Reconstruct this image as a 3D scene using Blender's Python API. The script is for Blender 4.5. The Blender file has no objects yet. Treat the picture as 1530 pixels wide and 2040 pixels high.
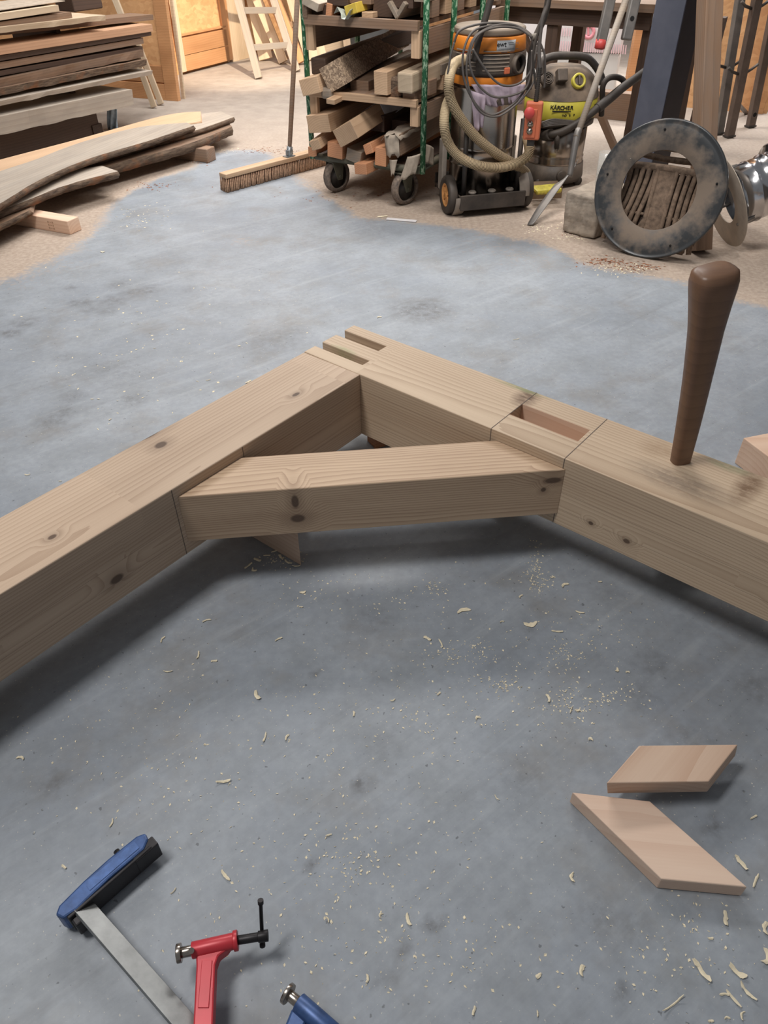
import bpy, bmesh, math, random
import numpy as np
from mathutils import Vector, Matrix, Euler, noise
random.seed(7)
R = math.radians
sc = bpy.context.scene
COL = sc.collection

# ------------------------------------------------------------------ camera
F, PITCH, ROLL, H = 1465.0, R(39.95), R(-0.546), 1.45
fw = Vector((0, math.cos(PITCH), -math.sin(PITCH)))
up0 = Vector((0, math.sin(PITCH), math.cos(PITCH))); rt0 = Vector((1, 0, 0))
rt = rt0*math.cos(ROLL)+up0*math.sin(ROLL); up = up0*math.cos(ROLL)-rt0*math.sin(ROLL)
cd = bpy.data.cameras.new('camera'); cam = bpy.data.objects.new('camera', cd); COL.objects.link(cam)
cd.sensor_fit = 'VERTICAL'; cd.sensor_height = 24; cd.lens = F*24/2040; cd.clip_start = 0.02; cd.clip_end = 100
M = Matrix.Identity(4)
for i in range(3):
    M[i][0] = rt[i]; M[i][1] = up[i]; M[i][2] = -fw[i]
M[2][3] = H; cam.matrix_world = M; sc.camera = cam

# ------------------------------------------------------------------ light
sc.view_settings.view_transform = 'Standard'; sc.view_settings.look = 'None'
sc.view_settings.gamma = 1; sc.view_settings.use_curve_mapping = False
sc.view_settings.exposure = 0.0
w = bpy.data.worlds.new('daylight'); sc.world = w; w.use_nodes = True
bg = w.node_tree.nodes['Background']; bg.inputs[0].default_value = (0.93, 0.96, 1.0, 1); bg.inputs[1].default_value = 0.20
def area(name, loc, tgt, sx, sy, power, col, spread=180):
    l = bpy.data.lights.new(name, 'AREA'); l.shape = 'RECTANGLE'; l.size = sx; l.size_y = sy; l.energy = power; l.color = col
    l.spread = R(spread)
    o = bpy.data.objects.new(name, l); COL.objects.link(o); o.location = loc
    o.rotation_euler = (Vector(tgt)-Vector(loc)).to_track_quat('-Z', 'Y').to_euler(); return o
area('roof_or_fill_light', (-1.6, 0.9, 4.2), (-0.3, 2.3, 0), 0.6, 1.5, 108, (1, 0.97, 0.94))
area('roof_or_fill_light', (-0.6, 6.9, 4.3), (-0.4, 5.7, 0), 4.0, 1.0, 200, (1, 0.96, 0.92), 140)
area('roof_or_fill_light', (0.6, 3.0, 4.3), (0.5, 5.6, 0.4), 2.4, 0.8, 62, (1, 0.96, 0.92), 110)  # added fill aimed backwards to brighten the timber ends, no real fitting
area('doorway_daylight', (3.4, 7.3, 2.9), (1.7, 8.0, 0.2), 1.2, 1.2, 120, (0.98, 0.98, 1.0), 120)
def spot(name, loc, tgt, power, col, ang, blend, rad):
    l = bpy.data.lights.new(name, 'SPOT'); l.energy = power; l.color = col; l.spot_size = R(ang); l.spot_blend = blend; l.shadow_soft_size = rad
    o = bpy.data.objects.new(name, l); COL.objects.link(o); o.location = loc
    o.rotation_euler = (Vector(tgt)-Vector(loc)).to_track_quat('-Z', 'Y').to_euler(); return o
spot('sunlit_roof_pane', (0.1, 5.2, 3.6), (-1.55, 9.6, 0.25), 2100, (1, 0.84, 0.64), 30, 0.7, 0.05)
spot('yard_daylight', (2.6, 10.5, 4.0), (2.0, 7.4, 0), 1100, (1, 0.99, 0.95), 48, 0.7, 0.3)

# ------------------------------------------------------------------ pixel -> world helpers
def ray(px, py): return fw*F + rt*(px-765) + up*(1020-py)
def P(px, py, z=0.0):
    r = ray(px, py); t = (H-z)/-r.z; return Vector((r.x*t, r.y*t, z))
def on(px, py, E, ang):
    """point of the sight line on the vertical plane through E with heading ang (degrees from +Y to +X)"""
    d = (math.sin(R(ang)), math.cos(R(ang))); n = (d[1], -d[0]); r = ray(px, py)
    t = (E[0]*n[0]+E[1]*n[1])/(r.x*n[0]+r.y*n[1]); return Vector((r.x*t, r.y*t, H+r.z*t))
def hd(a): return Vector((math.sin(R(a)), math.cos(R(a)), 0))

# ------------------------------------------------------------------ materials
class NT:
    def __init__(s, name):
        s.m = bpy.data.materials.new(name); s.m.use_nodes = True; s.t = s.m.node_tree; s.b = s.t.nodes['Principled BSDF']
        s.m['x'] = 1
    def n(s, typ, **k):
        q = s.t.nodes.new(typ)
        for a, v in k.items(): setattr(q, a, v)
        return q
    def l(s, a, b): s.t.links.new(a, b)
    def setin(s, sock, v):
        if isinstance(v, bpy.types.NodeSocket): s.l(v, sock)
        elif v is not None: sock.default_value = v
    def math(s, op, a, b=None, c=None, clamp=False):
        q = s.n('ShaderNodeMath', operation=op, use_clamp=clamp)
        s.setin(q.inputs[0], a); s.setin(q.inputs[1], b); s.setin(q.inputs[2], c); return q.outputs[0]
    def vm(s, op, a, b=None):
        q = s.n('ShaderNodeVectorMath', operation=op); s.setin(q.inputs[0], a); s.setin(q.inputs[1], b)
        return q.outputs['Value'] if op == 'LENGTH' else q.outputs[0]
    def mix(s, f, a, b, mode='MIX'):
        q = s.n('ShaderNodeMix', data_type='RGBA', blend_type=mode); s.setin(q.inputs[0], f)
        for i, v in ((6, a), (7, b)): s.setin(q.inputs[i], (*v, 1) if isinstance(v, tuple) and len(v) == 3 else v)
        return q.outputs[2]
    def mr(s, v, a, b, c=0.0, d=1.0):
        q = s.n('ShaderNodeMapRange'); s.setin(q.inputs[0], v)
        for i, x in enumerate((a, b, c, d)): q.inputs[i+1].default_value = x
        return q.outputs[0]
    def noise(s, vec, scale, detail=3, rough=0.55, dist=0.0):
        q = s.n('ShaderNodeTexNoise'); s.setin(q.inputs['Vector'], vec); q.inputs['Scale'].default_value = scale
        q.inputs['Detail'].default_value = detail; q.inputs['Roughness'].default_value = rough; q.inputs['Distortion'].default_value = dist
        return q.outputs[0]
    def bump(s, h, st, d=0.01):
        q = s.n('ShaderNodeBump'); q.inputs['Strength'].default_value = st; q.inputs['Distance'].default_value = d
        s.l(h, q.inputs['Height']); s.l(q.outputs[0], s.b.inputs['Normal'])
    def out(s, col, rough=None, metal=None):
        s.setin(s.b.inputs['Base Color'], (*col, 1) if isinstance(col, tuple) else col)
        if rough is not None: s.setin(s.b.inputs['Roughness'], rough)
        if metal is not None: s.b.inputs['Metallic'].default_value = metal
        return s.m
def sr(r, g, b):
    f = lambda c: (c/255/12.92) if c <= 10 else ((c/255+0.055)/1.055)**2.4
    return (f(r), f(g), f(b))
def pm(name, col, rough=0.6, metal=0.0, var=0.12, scale=12, dust=0.0, dustcol=None, bump=0.0, spec=None):
    s = NT(name); tc = s.n('ShaderNodeTexCoord').outputs['Object']
    nz = s.noise(tc, scale, 4, 0.6)
    dark = tuple(c*(1-var*1.6) for c in col); lite = tuple(min(1, c*(1+var*1.3)) for c in col)
    c = s.mix(s.mr(nz, 0.3, 0.7), dark, lite)
    if dust > 0:
        n2 = s.noise(tc, scale*0.5, 5, 0.65)
        geo = s.n('ShaderNodeNewGeometry').outputs['Normal']; sx = s.n('ShaderNodeSeparateXYZ'); s.l(geo, sx.inputs[0])
        f = s.math('MULTIPLY', s.mr(n2, 0.3, 0.75), s.mr(sx.outputs[2], -0.6, 0.9, dust*0.45, dust*1.3), clamp=True)
        c = s.mix(f, c, dustcol or sr(168, 146, 124))
        rough = s.math('ADD', rough, s.math('MULTIPLY', f, 0.4), clamp=True)
    if bump: s.bump(nz, bump, 0.004)
    s.out(c, rough, metal)
    return s.m
def wood(name, light, dark, rings=30, seed=0, knots=(), grey=0.0, lam=0.0, rough=0.62, fibre=0.5, marks=(), contrast=1.0, stain=None, bump=0.12, center=(0.05, 0.17), vari=0.14):
    """pine with growth rings around an axis beside the board; local X runs along the grain"""
    s = NT(name); rnd = random.Random(seed)
    tc = s.n('ShaderNodeTexCoord').outputs['Object']; oi = s.n('ShaderNodeObjectInfo').outputs['Random']
    sep = s.n('ShaderNodeSeparateXYZ'); s.l(tc, sep.inputs[0]); X, Y, Z = sep.outputs
    tone = s.mr(oi, 0, 1, 1-vari, 1+vari); offx = s.math('MULTIPLY', oi, 9.0)
    if lam > 0:
        zz = s.math('DIVIDE', s.math('SUBTRACT', Z, 0.0012), lam); idx = s.math('FLOOR', zz)
        wn = s.n('ShaderNodeTexWhiteNoise', noise_dimensions='1D'); s.l(s.math('ADD', idx, float(seed)), wn.inputs['W'])
        offx = s.math('ADD', offx, s.math('MULTIPLY', wn.outputs[0], 7.0))
        # finger joints: tone changes along each lamella
        seg = s.math('FLOOR', s.math('ADD', s.math('DIVIDE', X, 0.62), s.math('MULTIPLY', wn.outputs[0], 5.0)))
        wn2 = s.n('ShaderNodeTexWhiteNoise', noise_dimensions='2D'); cv = s.n('ShaderNodeCombineXYZ'); s.l(seg, cv.inputs[0]); s.l(idx, cv.inputs[1]); s.l(cv.outputs[0], wn2.inputs[0])
        tone = s.math('MULTIPLY', tone, s.mr(wn2.outputs[0], 0, 1, 0.965, 1.025))
        offx = s.math('ADD', offx, s.math('MULTIPLY', wn2.outputs[0], 4.0))
        fr = s.math('FRACT', zz); line = s.math('LESS_THAN', fr, 0.022)
    cb = s.n('ShaderNodeCombineXYZ')
    s.l(s.math('MULTIPLY', s.math('ADD', X, offx), 0.16), cb.inputs[0])
    s.l(s.math('ADD', Y, center[0]+0.01*rnd.random()), cb.inputs[1]); s.l(s.math('ADD', Z, center[1]+0.02*rnd.random()), cb.inputs[2])
    v = cb.outputs[0]
    kmask = None
    for (kx, ky, kz, rx, ry) in knots:
        d = s.vm('LENGTH', s.vm('MULTIPLY', s.vm('SUBTRACT', tc, (kx, ky, kz)), (1/rx, 1/ry, 1/ry)))
        kk = s.mr(d, 0.75, 1.15, 1.0, 0.0); halo = s.mr(d, 0.9, 3.2, 0.55, 0.0)
        bulge = s.mr(d, 0.0, 5.0, 0.022, 0.0)
        cb2 = s.n('ShaderNodeCombineXYZ'); s.l(bulge, cb2.inputs[1]); s.l(bulge, cb2.inputs[2]); v = s.vm('ADD', v, cb2.outputs[0])
        kmask = (kk, halo) if kmask is None else (s.math('MAXIMUM', kmask[0], kk), s.math('MAXIMUM', kmask[1], halo))
    nzv = s.n('ShaderNodeTexNoise'); s.l(v, nzv.inputs['Vector']); nzv.inputs['Scale'].default_value = 7; nzv.inputs['Detail'].default_value = 2
    v = s.vm('ADD', v, s.vm('MULTIPLY', s.vm('SUBTRACT', nzv.outputs[1], (.5, .5, .5)), (0, 0.035, 0.035)))
    wv = s.n('ShaderNodeTexWave', wave_type='RINGS', rings_direction='X', wave_profile='SAW'); s.l(v, wv.inputs['Vector'])
    wv.inputs['Scale'].default_value = rings; wv.inputs['Distortion'].default_value = 0.6; wv.inputs['Detail'].default_value = 2; wv.inputs['Detail Scale'].default_value = 1.5
    ring = s.math('POWER', wv.outputs['Fac'], 2.2)
    fib = s.noise(s.vm('MULTIPLY', tc, (4, 220, 220)), 1.0, 3, 0.6)
    big = s.noise(s.vm('MULTIPLY', s.vm('ADD', tc, (rnd.random()*9, 0, 0)), (0.9, 6, 6)), 1.6, 3, 0.55)
    f = s.math('ADD', s.math('MULTIPLY', ring, 0.55*contrast), s.math('MULTIPLY', s.mr(fib, 0.3, 0.7), 0.28*fibre))
    f = s.math('ADD', f, s.mr(big, 0.3, 0.7, -0.08, 0.26), clamp=True)
    c = s.mix(f, light, dark)
    c = s.mix(1.0, c, s.n('ShaderNodeCombineColor').outputs[0], 'MULTIPLY') if False else c
    if kmask:
        c = s.mix(s.math('MULTIPLY', kmask[1], 0.75), c, tuple(a*0.62 for a in dark)); c = s.mix(s.math('MULTIPLY', kmask[0], 0.88), c, (0.085, 0.048, 0.03))
    if stain:
        for (kx, ky, kz, rx, ry, st, colr) in stain:
            d = s.vm('LENGTH', s.vm('MULTIPLY', s.vm('SUBTRACT', tc, (kx, ky, kz)), (1/rx, 1/ry, 1/0.05)))
            nn = s.noise(s.vm('MULTIPLY', tc, (25, 60, 60)), 1.0, 4, 0.7)
            m_ = s.math('MULTIPLY', s.mr(d, 0.3, 1.1, 1, 0), s.mr(nn, 0.25, 0.55), clamp=True)
            c = s.mix(s.math('MULTIPLY', m_, st), c, colr)
    if grey:
        gn = s.noise(s.vm('MULTIPLY', tc, (2, 9, 9)), 2.0, 4, 0.6); c = s.mix(s.mr(gn, 0.35, 0.65, 0, grey), c, sr(140, 133, 126))
    vmul = s.n('ShaderNodeVectorMath', operation='SCALE'); s.l(c, vmul.inputs[0]); s.l(tone, vmul.inputs['Scale']); c = vmul.outputs[0]
    if lam > 0: c = s.mix(s.math('MULTIPLY', line, 0.45), c, (0.05, 0.03, 0.02))
    s.bump(s.math('ADD', fib, s.math('MULTIPLY', ring, 0.5)), bump, 0.0015)
    return s.out(c, rough)

# ------------------------------------------------------------------ mesh builder
def frame(p0, p1, upv=Vector((0, 0, 1)), roll=0.0):
    x = (Vector(p1)-Vector(p0)).normalized(); y = Vector(upv).cross(x)
    if y.length < 1e-4: y = Vector((0, 1, 0)).cross(x)
    y.normalize(); z = x.cross(y)
    if roll:
        q = Matrix.Rotation(roll, 3, x); y = q@y; z = q@z
    m = Matrix.Identity(4)
    for i in range(3): m[i][0] = x[i]; m[i][1] = y[i]; m[i][2] = z[i]; m[i][3] = p0[i]
    return m
class MB:
    def __init__(s, M=None): s.v = []; s.f = []; s.mi = []; s.sm = []; s.M = M
    def add(s, vs, fs, mi=0, smooth=False, M=None):
        b = len(s.v); M = M or s.M
        s.v += [tuple((M@Vector(p)) if M else p) for p in vs]
        for f in fs: s.f.append([b+i for i in f]); s.mi.append(mi); s.sm.append(smooth)
        return s
    def box(s, c, d, M=None, mi=0):
        x, y, z = (a/2 for a in d)
        vs = [(c[0]+i*x, c[1]+j*y, c[2]+k*z) for i in (-1, 1) for j in (-1, 1) for k in (-1, 1)]
        return s.add(vs, [(0, 1, 3, 2), (4, 6, 7, 5), (0, 4, 5, 1), (2, 3, 7, 6), (0, 2, 6, 4), (1, 5, 7, 3)], mi, False, M)
    def bar(s, p0, p1, w, h, upv=(0, 0, 1), roll=0, mi=0):
        L = (Vector(p1)-Vector(p0)).length; m = frame(p0, p1, Vector(upv), roll)
        if s.M: m = s.M@m
        return s.box((L/2, 0, 0), (L, w, h), m, mi)
    def prism(s, poly, z0, z1, M=None, mi=0, smooth=False):
        n = len(poly); vs = [(p[0], p[1], z0) for p in poly]+[(p[0], p[1], z1) for p in poly]
        fs = [tuple(range(n-1, -1, -1)), tuple(range(n, 2*n))]
        s.add(vs, fs, mi, False, M); 
        b = len(s.v)-2*n
        for i in range(n):
            j = (i+1) % n; s.f.append([b+i, b+j, b+n+j, b+n+i]); s.mi.append(mi); s.sm.append(smooth)
        return s
    def tube(s, pts, r, n=10, mi=0, closed=False, rf=None, mif=None, M=None, sq=1.0, caps=True):
        pts = [Vector(p) for p in pts]; N = len(pts); fr = []
        for i in range(N):
            a = pts[(i-1) % N] if (closed or i > 0) else pts[i]; b = pts[(i+1) % N] if (closed or i < N-1) else pts[i]
            fr.append((b-a).normalized())
        t = fr[0]; nv = t.cross(Vector((0, 0, 1)))
        if nv.length < 0.05: nv = t.cross(Vector((0, 1, 0)))
        nv.normalize(); vs = []
        for i in range(N):
            t = fr[i]; nv = (nv-t*nv.dot(t)).normalized(); bv = t.cross(nv); rr = rf(i) if rf else r
            for k in range(n):
                a = 2*math.pi*k/n; vs.append(pts[i]+(nv*math.cos(a)+bv*math.sin(a)*sq)*rr)
        b = len(s.v); MM = M or s.M
        s.v += [tuple(MM@p) if MM else tuple(p) for p in vs]
        for i in range(N if closed else N-1):
            for k in range(n):
                i2 = (i+1) % N; k2 = (k+1) % n
                s.f.append([b+i*n+k, b+i*n+k2, b+i2*n+k2, b+i2*n+k]); s.mi.append(mif(i) if mif else mi); s.sm.append(True)
        if not closed and caps:
            s.f.append([b+k for k in range(n)][::-1]); s.mi.append(mi); s.sm.append(False)
            s.f.append([b+(N-1)*n+k for k in range(n)]); s.mi.append(mi); s.sm.append(False)
        return s
    def lathe(s, prof, n=32, M=None, mi=0, mif=None, smooth=True, a0=0, a1=360, sx=1, sy=1):
        full = abs(a1-a0) >= 360; K = n if full else n+1; vs = []
        for (r, z) in prof:
            for k in range(K):
                a = R(a0+(a1-a0)*k/n); vs.append((r*math.cos(a)*sx, r*math.sin(a)*sy, z))
        fs = []; mis = []
        b = len(s.v); MM = M or s.M
        s.v += [tuple(MM@Vector(p)) if MM else p for p in vs]
        for i in range(len(prof)-1):
            for k in range(n):
                k2 = (k+1) % K if full else k+1
                s.f.append([b+i*K+k, b+i*K+k2, b+(i+1)*K+k2, b+(i+1)*K+k]); s.mi.append(mif(i) if mif else mi); s.sm.append(smooth)
        return s
    def build(s, name, mats, parent=None, bevel=0, smooth=None, weld=False, solid=0):
        me = bpy.data.meshes.new(name); me.from_pydata([tuple(v) for v in s.v], [], s.f)
        if not isinstance(mats, (list, tuple)): mats = [mats]
        for m in mats: me.materials.append(m)
        me.polygons.foreach_set('material_index', s.mi); me.polygons.foreach_set('use_smooth', [bool(x) for x in s.sm] if smooth is None else [smooth]*len(s.f))
        bm = bmesh.new(); bm.from_mesh(me)
        if weld: bmesh.ops.remove_doubles(bm, verts=bm.verts, dist=1e-5)
        bmesh.ops.recalc_face_normals(bm, faces=bm.faces); bm.to_mesh(me); bm.free(); me.update()
        o = bpy.data.objects.new(name, me); COL.objects.link(o)
        if parent: o.parent = parent
        if solid:
            q = o.modifiers.new('s', 'SOLIDIFY'); q.thickness = solid; q.offset = 0
        if bevel:
            q = o.modifiers.new('b', 'BEVEL'); q.width = bevel; q.segments = 2; q.limit_method = 'ANGLE'; q.angle_limit = R(35)
            q.harden_normals = False
        return o
def tag(o, label, cat, group=None, kind=None):
    if label: o['label'] = label
    if cat: o['category'] = cat
    if group: o['group'] = group
    if kind: o['kind'] = kind
    return o
def thing(name, label, cat, loc=(0, 0, 0), rz=0.0, group=None, rot=None):
    o = bpy.data.objects.new(name, None); COL.objects.link(o); o.location = loc; o.rotation_euler = rot or (0, 0, rz); o.empty_display_size = 0.05
    return tag(o, label, cat, group)
def struct(o): o['kind'] = 'structure'; return o
def smoothpath(pts, k=8):
    pts = [Vector(p) for p in pts]; out = []
    for i in range(len(pts)-1):
        p0 = pts[max(i-1, 0)]; p1 = pts[i]; p2 = pts[i+1]; p3 = pts[min(i+2, len(pts)-1)]
        for j in range(k):
            t = j/k; out.append(0.5*((2*p1)+(p2-p0)*t+(2*p0-5*p1+4*p2-p3)*t*t+(-p0+3*p1-3*p2+p3)*t**3))
    out.append(pts[-1]); return out
def resample(pts, step):
    out = [pts[0]]; acc = 0.0
    for a, b in zip(pts, pts[1:]):
        L = (b-a).length; d = step-acc
        while d <= L and L > 0:
            out.append(a+(b-a)*(d/L)); d += step
        acc = (acc+L) % step if L > 0 else acc
        acc = L-(d-step)
    return out
def hose(pts, r, pitch, name, mats, parent, n=14):
    q = resample(smoothpath(pts, 10), pitch/2)
    return MB().tube(q, r, n, rf=lambda i: r if i % 2 else r*0.87, mif=lambda i: 0, closed=False).build(name, mats, parent)
def text(body, name, size, M, mat, parent, ext=0.0008, sx=1.0):
    c = bpy.data.curves.new(name, 'FONT'); c.body = body; c.size = size; c.extrude = ext; c.align_x = 'CENTER'; c.align_y = 'CENTER'; c.offset = size*0.012
    o = bpy.data.objects.new(name, c); COL.objects.link(o); o.matrix_world = M@Matrix.Diagonal((sx, 1, 1, 1))
    dg = bpy.context.evaluated_depsgraph_get(); me = bpy.data.meshes.new_from_object(o.evaluated_get(dg)); mw = o.matrix_world.copy(); bpy.data.objects.remove(o)
    me.transform(mw); me.materials.clear(); me.materials.append(mat)
    q = bpy.data.objects.new(name, me); COL.objects.link(q)
    if parent: q.parent = parent
    return q

# ------------------------------------------------------------------ palette
DUST = sr(176, 152, 130)
M_beamL = wood('pine_beam', sr(206, 182, 158), sr(158, 130, 106), rings=44, seed=1, lam=0.0452, center=(0.02, 0.09),
               knots=((0.509, -0.146, 0, 0.015, 0.011), (0.17, -0.06, 0, 0.012, 0.006), (0.83, -0.062, 0, 0.009, 0.006), (0.765, 0.0, -0.125, 0.016, 0.010), (0.50, -0.2, 0, 0.03, 0.012)), contrast=0.8)
M_beamR = wood('pine_beam_end', sr(205, 183, 157), sr(156, 129, 104), rings=42, seed=5, lam=0.0452, center=(-0.03, 0.10),
               knots=((1.12, 0.0, -0.045, 0.03, 0.011), (0.75, 0, -0.14, 0.008, 0.006), (0.665, 0, -0.135, 0.006, 0.005), (1.17, 0, -0.13, 0.03, 0.01)), contrast=0.9,
               stain=((0.80, 0.075, 0, 0.12, 0.05, 0.55, sr(96, 84, 76)), (0.385, 0.165, 0, 0.035, 0.05, 0.9, sr(92, 66, 46)), (0.915, 0.15, 0, 0.030, 0.085, 0.85, sr(110, 82, 58)),
                      (0.35, 0.195, 0, 0.09, 0.014, 0.7, sr(120, 132, 88)), (0.86, 0.19, 0, 0.05, 0.02, 0.6, sr(110, 128, 92)), (-0.12, 0.075, 0, 0.05, 0.012, 0.6, sr(140, 150, 105)), (0.72, 0.16, 0, 0.05, 0.04, 0.5, sr(150, 122, 94))))
M_brace = wood('pine_brace', sr(200, 174, 146), sr(138, 106, 82), rings=52, seed=9, center=(0.02, 0.12), rough=0.6,
               knots=((0.24, -0.0, -0.035, 0.008, 0.018), (0.242, -0.0, -0.082, 0.016, 0.011), (0.80, 0.0, -0.028, 0.020, 0.008), (0.782, 0.0, -0.052, 0.006, 0.006)), contrast=0.95)
M_fresh = wood('fresh_pine', sr(216, 190, 168), sr(186, 146, 120), rings=20, seed=3, knots=(), contrast=0.7)
M_fresh2 = wood('fresh_pine_knotty', sr(226, 196, 172), sr(196, 150, 120), rings=18, seed=4, contrast=0.6)
M_saw = wood('sawn_timber', sr(204, 172, 140), sr(152, 120, 92), rings=26, seed=11, contrast=0.7)
M_sawgrey = wood('dusty_timber', sr(160, 142, 122), sr(112, 96, 80), rings=22, seed=12, grey=0.5, contrast=0.6)
M_oldgrey = wood('weathered_slab', sr(186, 174, 160), sr(138, 124, 110), rings=12, seed=13, grey=0.35, contrast=0.5)
M_pale = wood('pale_slab', sr(204, 184, 158), sr(164, 142, 116), rings=12, seed=14, contrast=0.5)
M_orange = wood('orange_timber', sr(200, 146, 108), sr(156, 100, 70), rings=30, seed=15, contrast=0.8)
M_tan = wood('tan_timber', sr(196, 156, 124), sr(150, 110, 84), rings=20, seed=31, contrast=0.6)
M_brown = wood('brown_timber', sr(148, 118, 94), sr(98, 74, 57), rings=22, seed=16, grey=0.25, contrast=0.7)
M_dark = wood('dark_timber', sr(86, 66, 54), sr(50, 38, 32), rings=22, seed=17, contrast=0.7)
M_ladder = wood('ladder_timber', sr(160, 146, 130), sr(118, 102, 88), rings=22, seed=18, grey=0.7, contrast=0.6)
M_door = wood('door_timber', sr(200, 150, 105), sr(158, 108, 70), rings=16, seed=19, contrast=0.5)
M_handle = wood('handle_timber', sr(128, 96, 74), sr(86, 62, 48), rings=10, seed=20, contrast=0.4, rough=0.42, bump=0.05)
M_bark = None
def barkmat():
    s = NT('bark'); tc = s.n('ShaderNodeTexCoord').outputs['Object']
    n = s.noise(s.vm('MULTIPLY', tc, (9, 30, 60)), 1.4, 6, 0.7); n2 = s.noise(tc, 7, 3)
    c = s.mix(s.mr(n, 0.32, 0.68), sr(64, 48, 38), sr(138, 116, 96)); c = s.mix(s.mr(n2, 0.55, 0.75), c, sr(150, 100, 66))
    s.bump(n, 0.9, 0.02); return s.out(c, 0.9)
M_bark = barkmat()
def osbmat(name, a, b):
    s = NT(name); tc = s.n('ShaderNodeTexCoord').outputs['Object']
    nz = s.n('ShaderNodeTexNoise'); s.l(tc, nz.inputs['Vector']); nz.inputs['Scale'].default_value = 9
    v = s.vm('ADD', tc, s.vm('MULTIPLY', nz.outputs[1], (0.08, 0.08, 0.08)))
    vo = s.n('ShaderNodeTexVoronoi'); s.l(s.vm('MULTIPLY', v, (1, 1, 2.2)), vo.inputs['Vector']); vo.inputs['Scale'].default_value = 17
    bw = s.n('ShaderNodeSeparateColor'); s.l(vo.outputs['Color'], bw.inputs[0])
    f = s.math('ADD', s.math('MULTIPLY', bw.outputs[0], 0.7), s.math('MULTIPLY', s.noise(tc, 40, 3), 0.4), clamp=True)
    c = s.mix(f, a, b); s.bump(bw.outputs[1], 0.2, 0.003); return s.out(c, 0.7)
M_osb = osbmat('osb_board', sr(200, 148, 102), sr(226, 180, 130))
M_chip = NT('chipboard')
_tc = M_chip.n('ShaderNodeTexCoord').outputs['Object']; _v = M_chip.n('ShaderNodeTexVoronoi'); M_chip.l(_tc, _v.inputs['Vector']); _v.inputs['Scale'].default_value = 130
_b = M_chip.n('ShaderNodeSeparateColor'); M_chip.l(_v.outputs['Color'], _b.inputs[0])
_c = M_chip.mix(M_chip.math('POWER', _b.outputs[0], 1.6), sr(124, 104, 86), sr(200, 174, 146)); M_chip.bump(_b.outputs[1], 0.4, 0.004); M_chip = M_chip.out(_c, 0.85)
M_blackp = pm('black_plastic', sr(44, 42, 42), 0.5, dust=0.42)
M_blackc = pm('black_rubber', sr(40, 38, 38), 0.55, dust=0.18)
M_cord = pm('grey_cable', sr(84, 80, 78), 0.5, dust=0.15)
M_orangep = pm('orange_plastic', sr(226, 134, 40), 0.42, var=0.06, dust=0.12)
M_redor = pm('orange_control_plastic', sr(198, 104, 70), 0.45, var=0.05, dust=0.12)
M_red = pm('red_plastic', sr(196, 72, 68), 0.45, var=0.05)
M_yellow = pm('yellow_plastic', sr(198, 186, 66), 0.45, var=0.06, dust=0.12)
M_steel = pm('stainless_steel', sr(170, 162, 154), 0.2, 1.0, var=0.08, dust=0.16)
M_chrome = pm('polished_chrome', sr(200, 200, 202), 0.17, 1.0, var=0.04)
M_hose = pm('beige_hose', sr(202, 180, 144), 0.6, var=0.08, dust=0.15)
M_hosed = pm('beige_hose_groove', sr(84, 68, 48), 0.8)
M_cloth = pm('lilac_cloth', sr(176, 160, 172), 0.9, var=0.1, scale=20)
M_rag = pm('canvas_rag', sr(172, 158, 142), 0.95, var=0.14, scale=18)
M_white = pm('white_label', sr(206, 210, 212), 0.5, var=0.03)
M_ink = pm('black_ink', sr(26, 24, 26), 0.6, var=0.0)
M_iron = pm('rusty_cast_iron', sr(120, 100, 84), 0.85, 0.0, var=0.3, scale=40, dust=0.2, bump=0.5)
M_ring = None
def ringmat():
    s = NT('black_enamel'); tc = s.n('ShaderNodeTexCoord').outputs['Object']
    sep = s.n('ShaderNodeSeparateXYZ'); s.l(tc, sep.inputs[0])
    r = s.math('SQRT', s.math('ADD', s.math('POWER', sep.outputs[0], 2.0), s.math('POWER', sep.outputs[2], 2.0)))
    n = s.noise(tc, 7, 5, 0.65); n2 = s.noise(tc, 60, 3)
    f = s.math('ADD', s.mr(r, 0.22, 0.34, 1.0, -0.1), s.mr(n, 0.35, 0.65, -0.75, 0.35), clamp=True)
    c = s.mix(f, sr(56, 58, 60), sr(122, 108, 95)); c = s.mix(s.mr(n2, 0.74, 0.80), c, sr(170, 165, 158))
    return s.out(c, s.mr(f, 0, 1, 0.3, 0.8))
M_ring = ringmat()
def greenmat():
    s = NT('chipped_green_paint'); tc = s.n('ShaderNodeTexCoord').outputs['Object']
    n = s.noise(s.vm('MULTIPLY', tc, (60, 60, 22)), 1.6, 4, 0.6); c = s.mix(s.mr(n, 0.53, 0.57), sr(30, 92, 58), sr(150, 178, 150)); c = s.mix(s.mr(n, 0.3, 0.38, 1, 0), c, sr(18, 52, 36))
    return s.out(c, 0.5)
M_green = greenmat()
M_frameg = pm('dirty_steel_frame', sr(76, 80, 68), 0.6, 0.3, dust=0.35)
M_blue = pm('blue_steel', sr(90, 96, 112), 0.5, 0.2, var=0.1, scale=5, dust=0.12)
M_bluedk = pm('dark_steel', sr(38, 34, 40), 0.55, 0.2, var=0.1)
M_clblue = pm('blue_clamp_paint', sr(62, 88, 136), 0.4, 0.3, var=0.2, scale=40)
M_cldark = pm('blackened_steel', sr(52, 50, 52), 0.45, 0.6, var=0.2)
M_clred = pm('red_clamp_paint', sr(190, 52, 62), 0.38, 0.1, var=0.08)
M_bar = pm('clamp_bar_steel', sr(140, 142, 142), 0.42, 0.75, var=0.12, scale=25)
M_conc = pm('concrete_block', sr(152, 142, 130), 0.95, var=0.22, scale=18, dust=0.3, bump=0.9)
M_tube = pm('grey_steel_tube', sr(122, 120, 118), 0.45, 0.5, var=0.1, dust=0.2)
M_tubebr = pm('brown_steel_tube', sr(96, 84, 78), 0.5, 0.4, var=0.1, dust=0.2)
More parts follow.
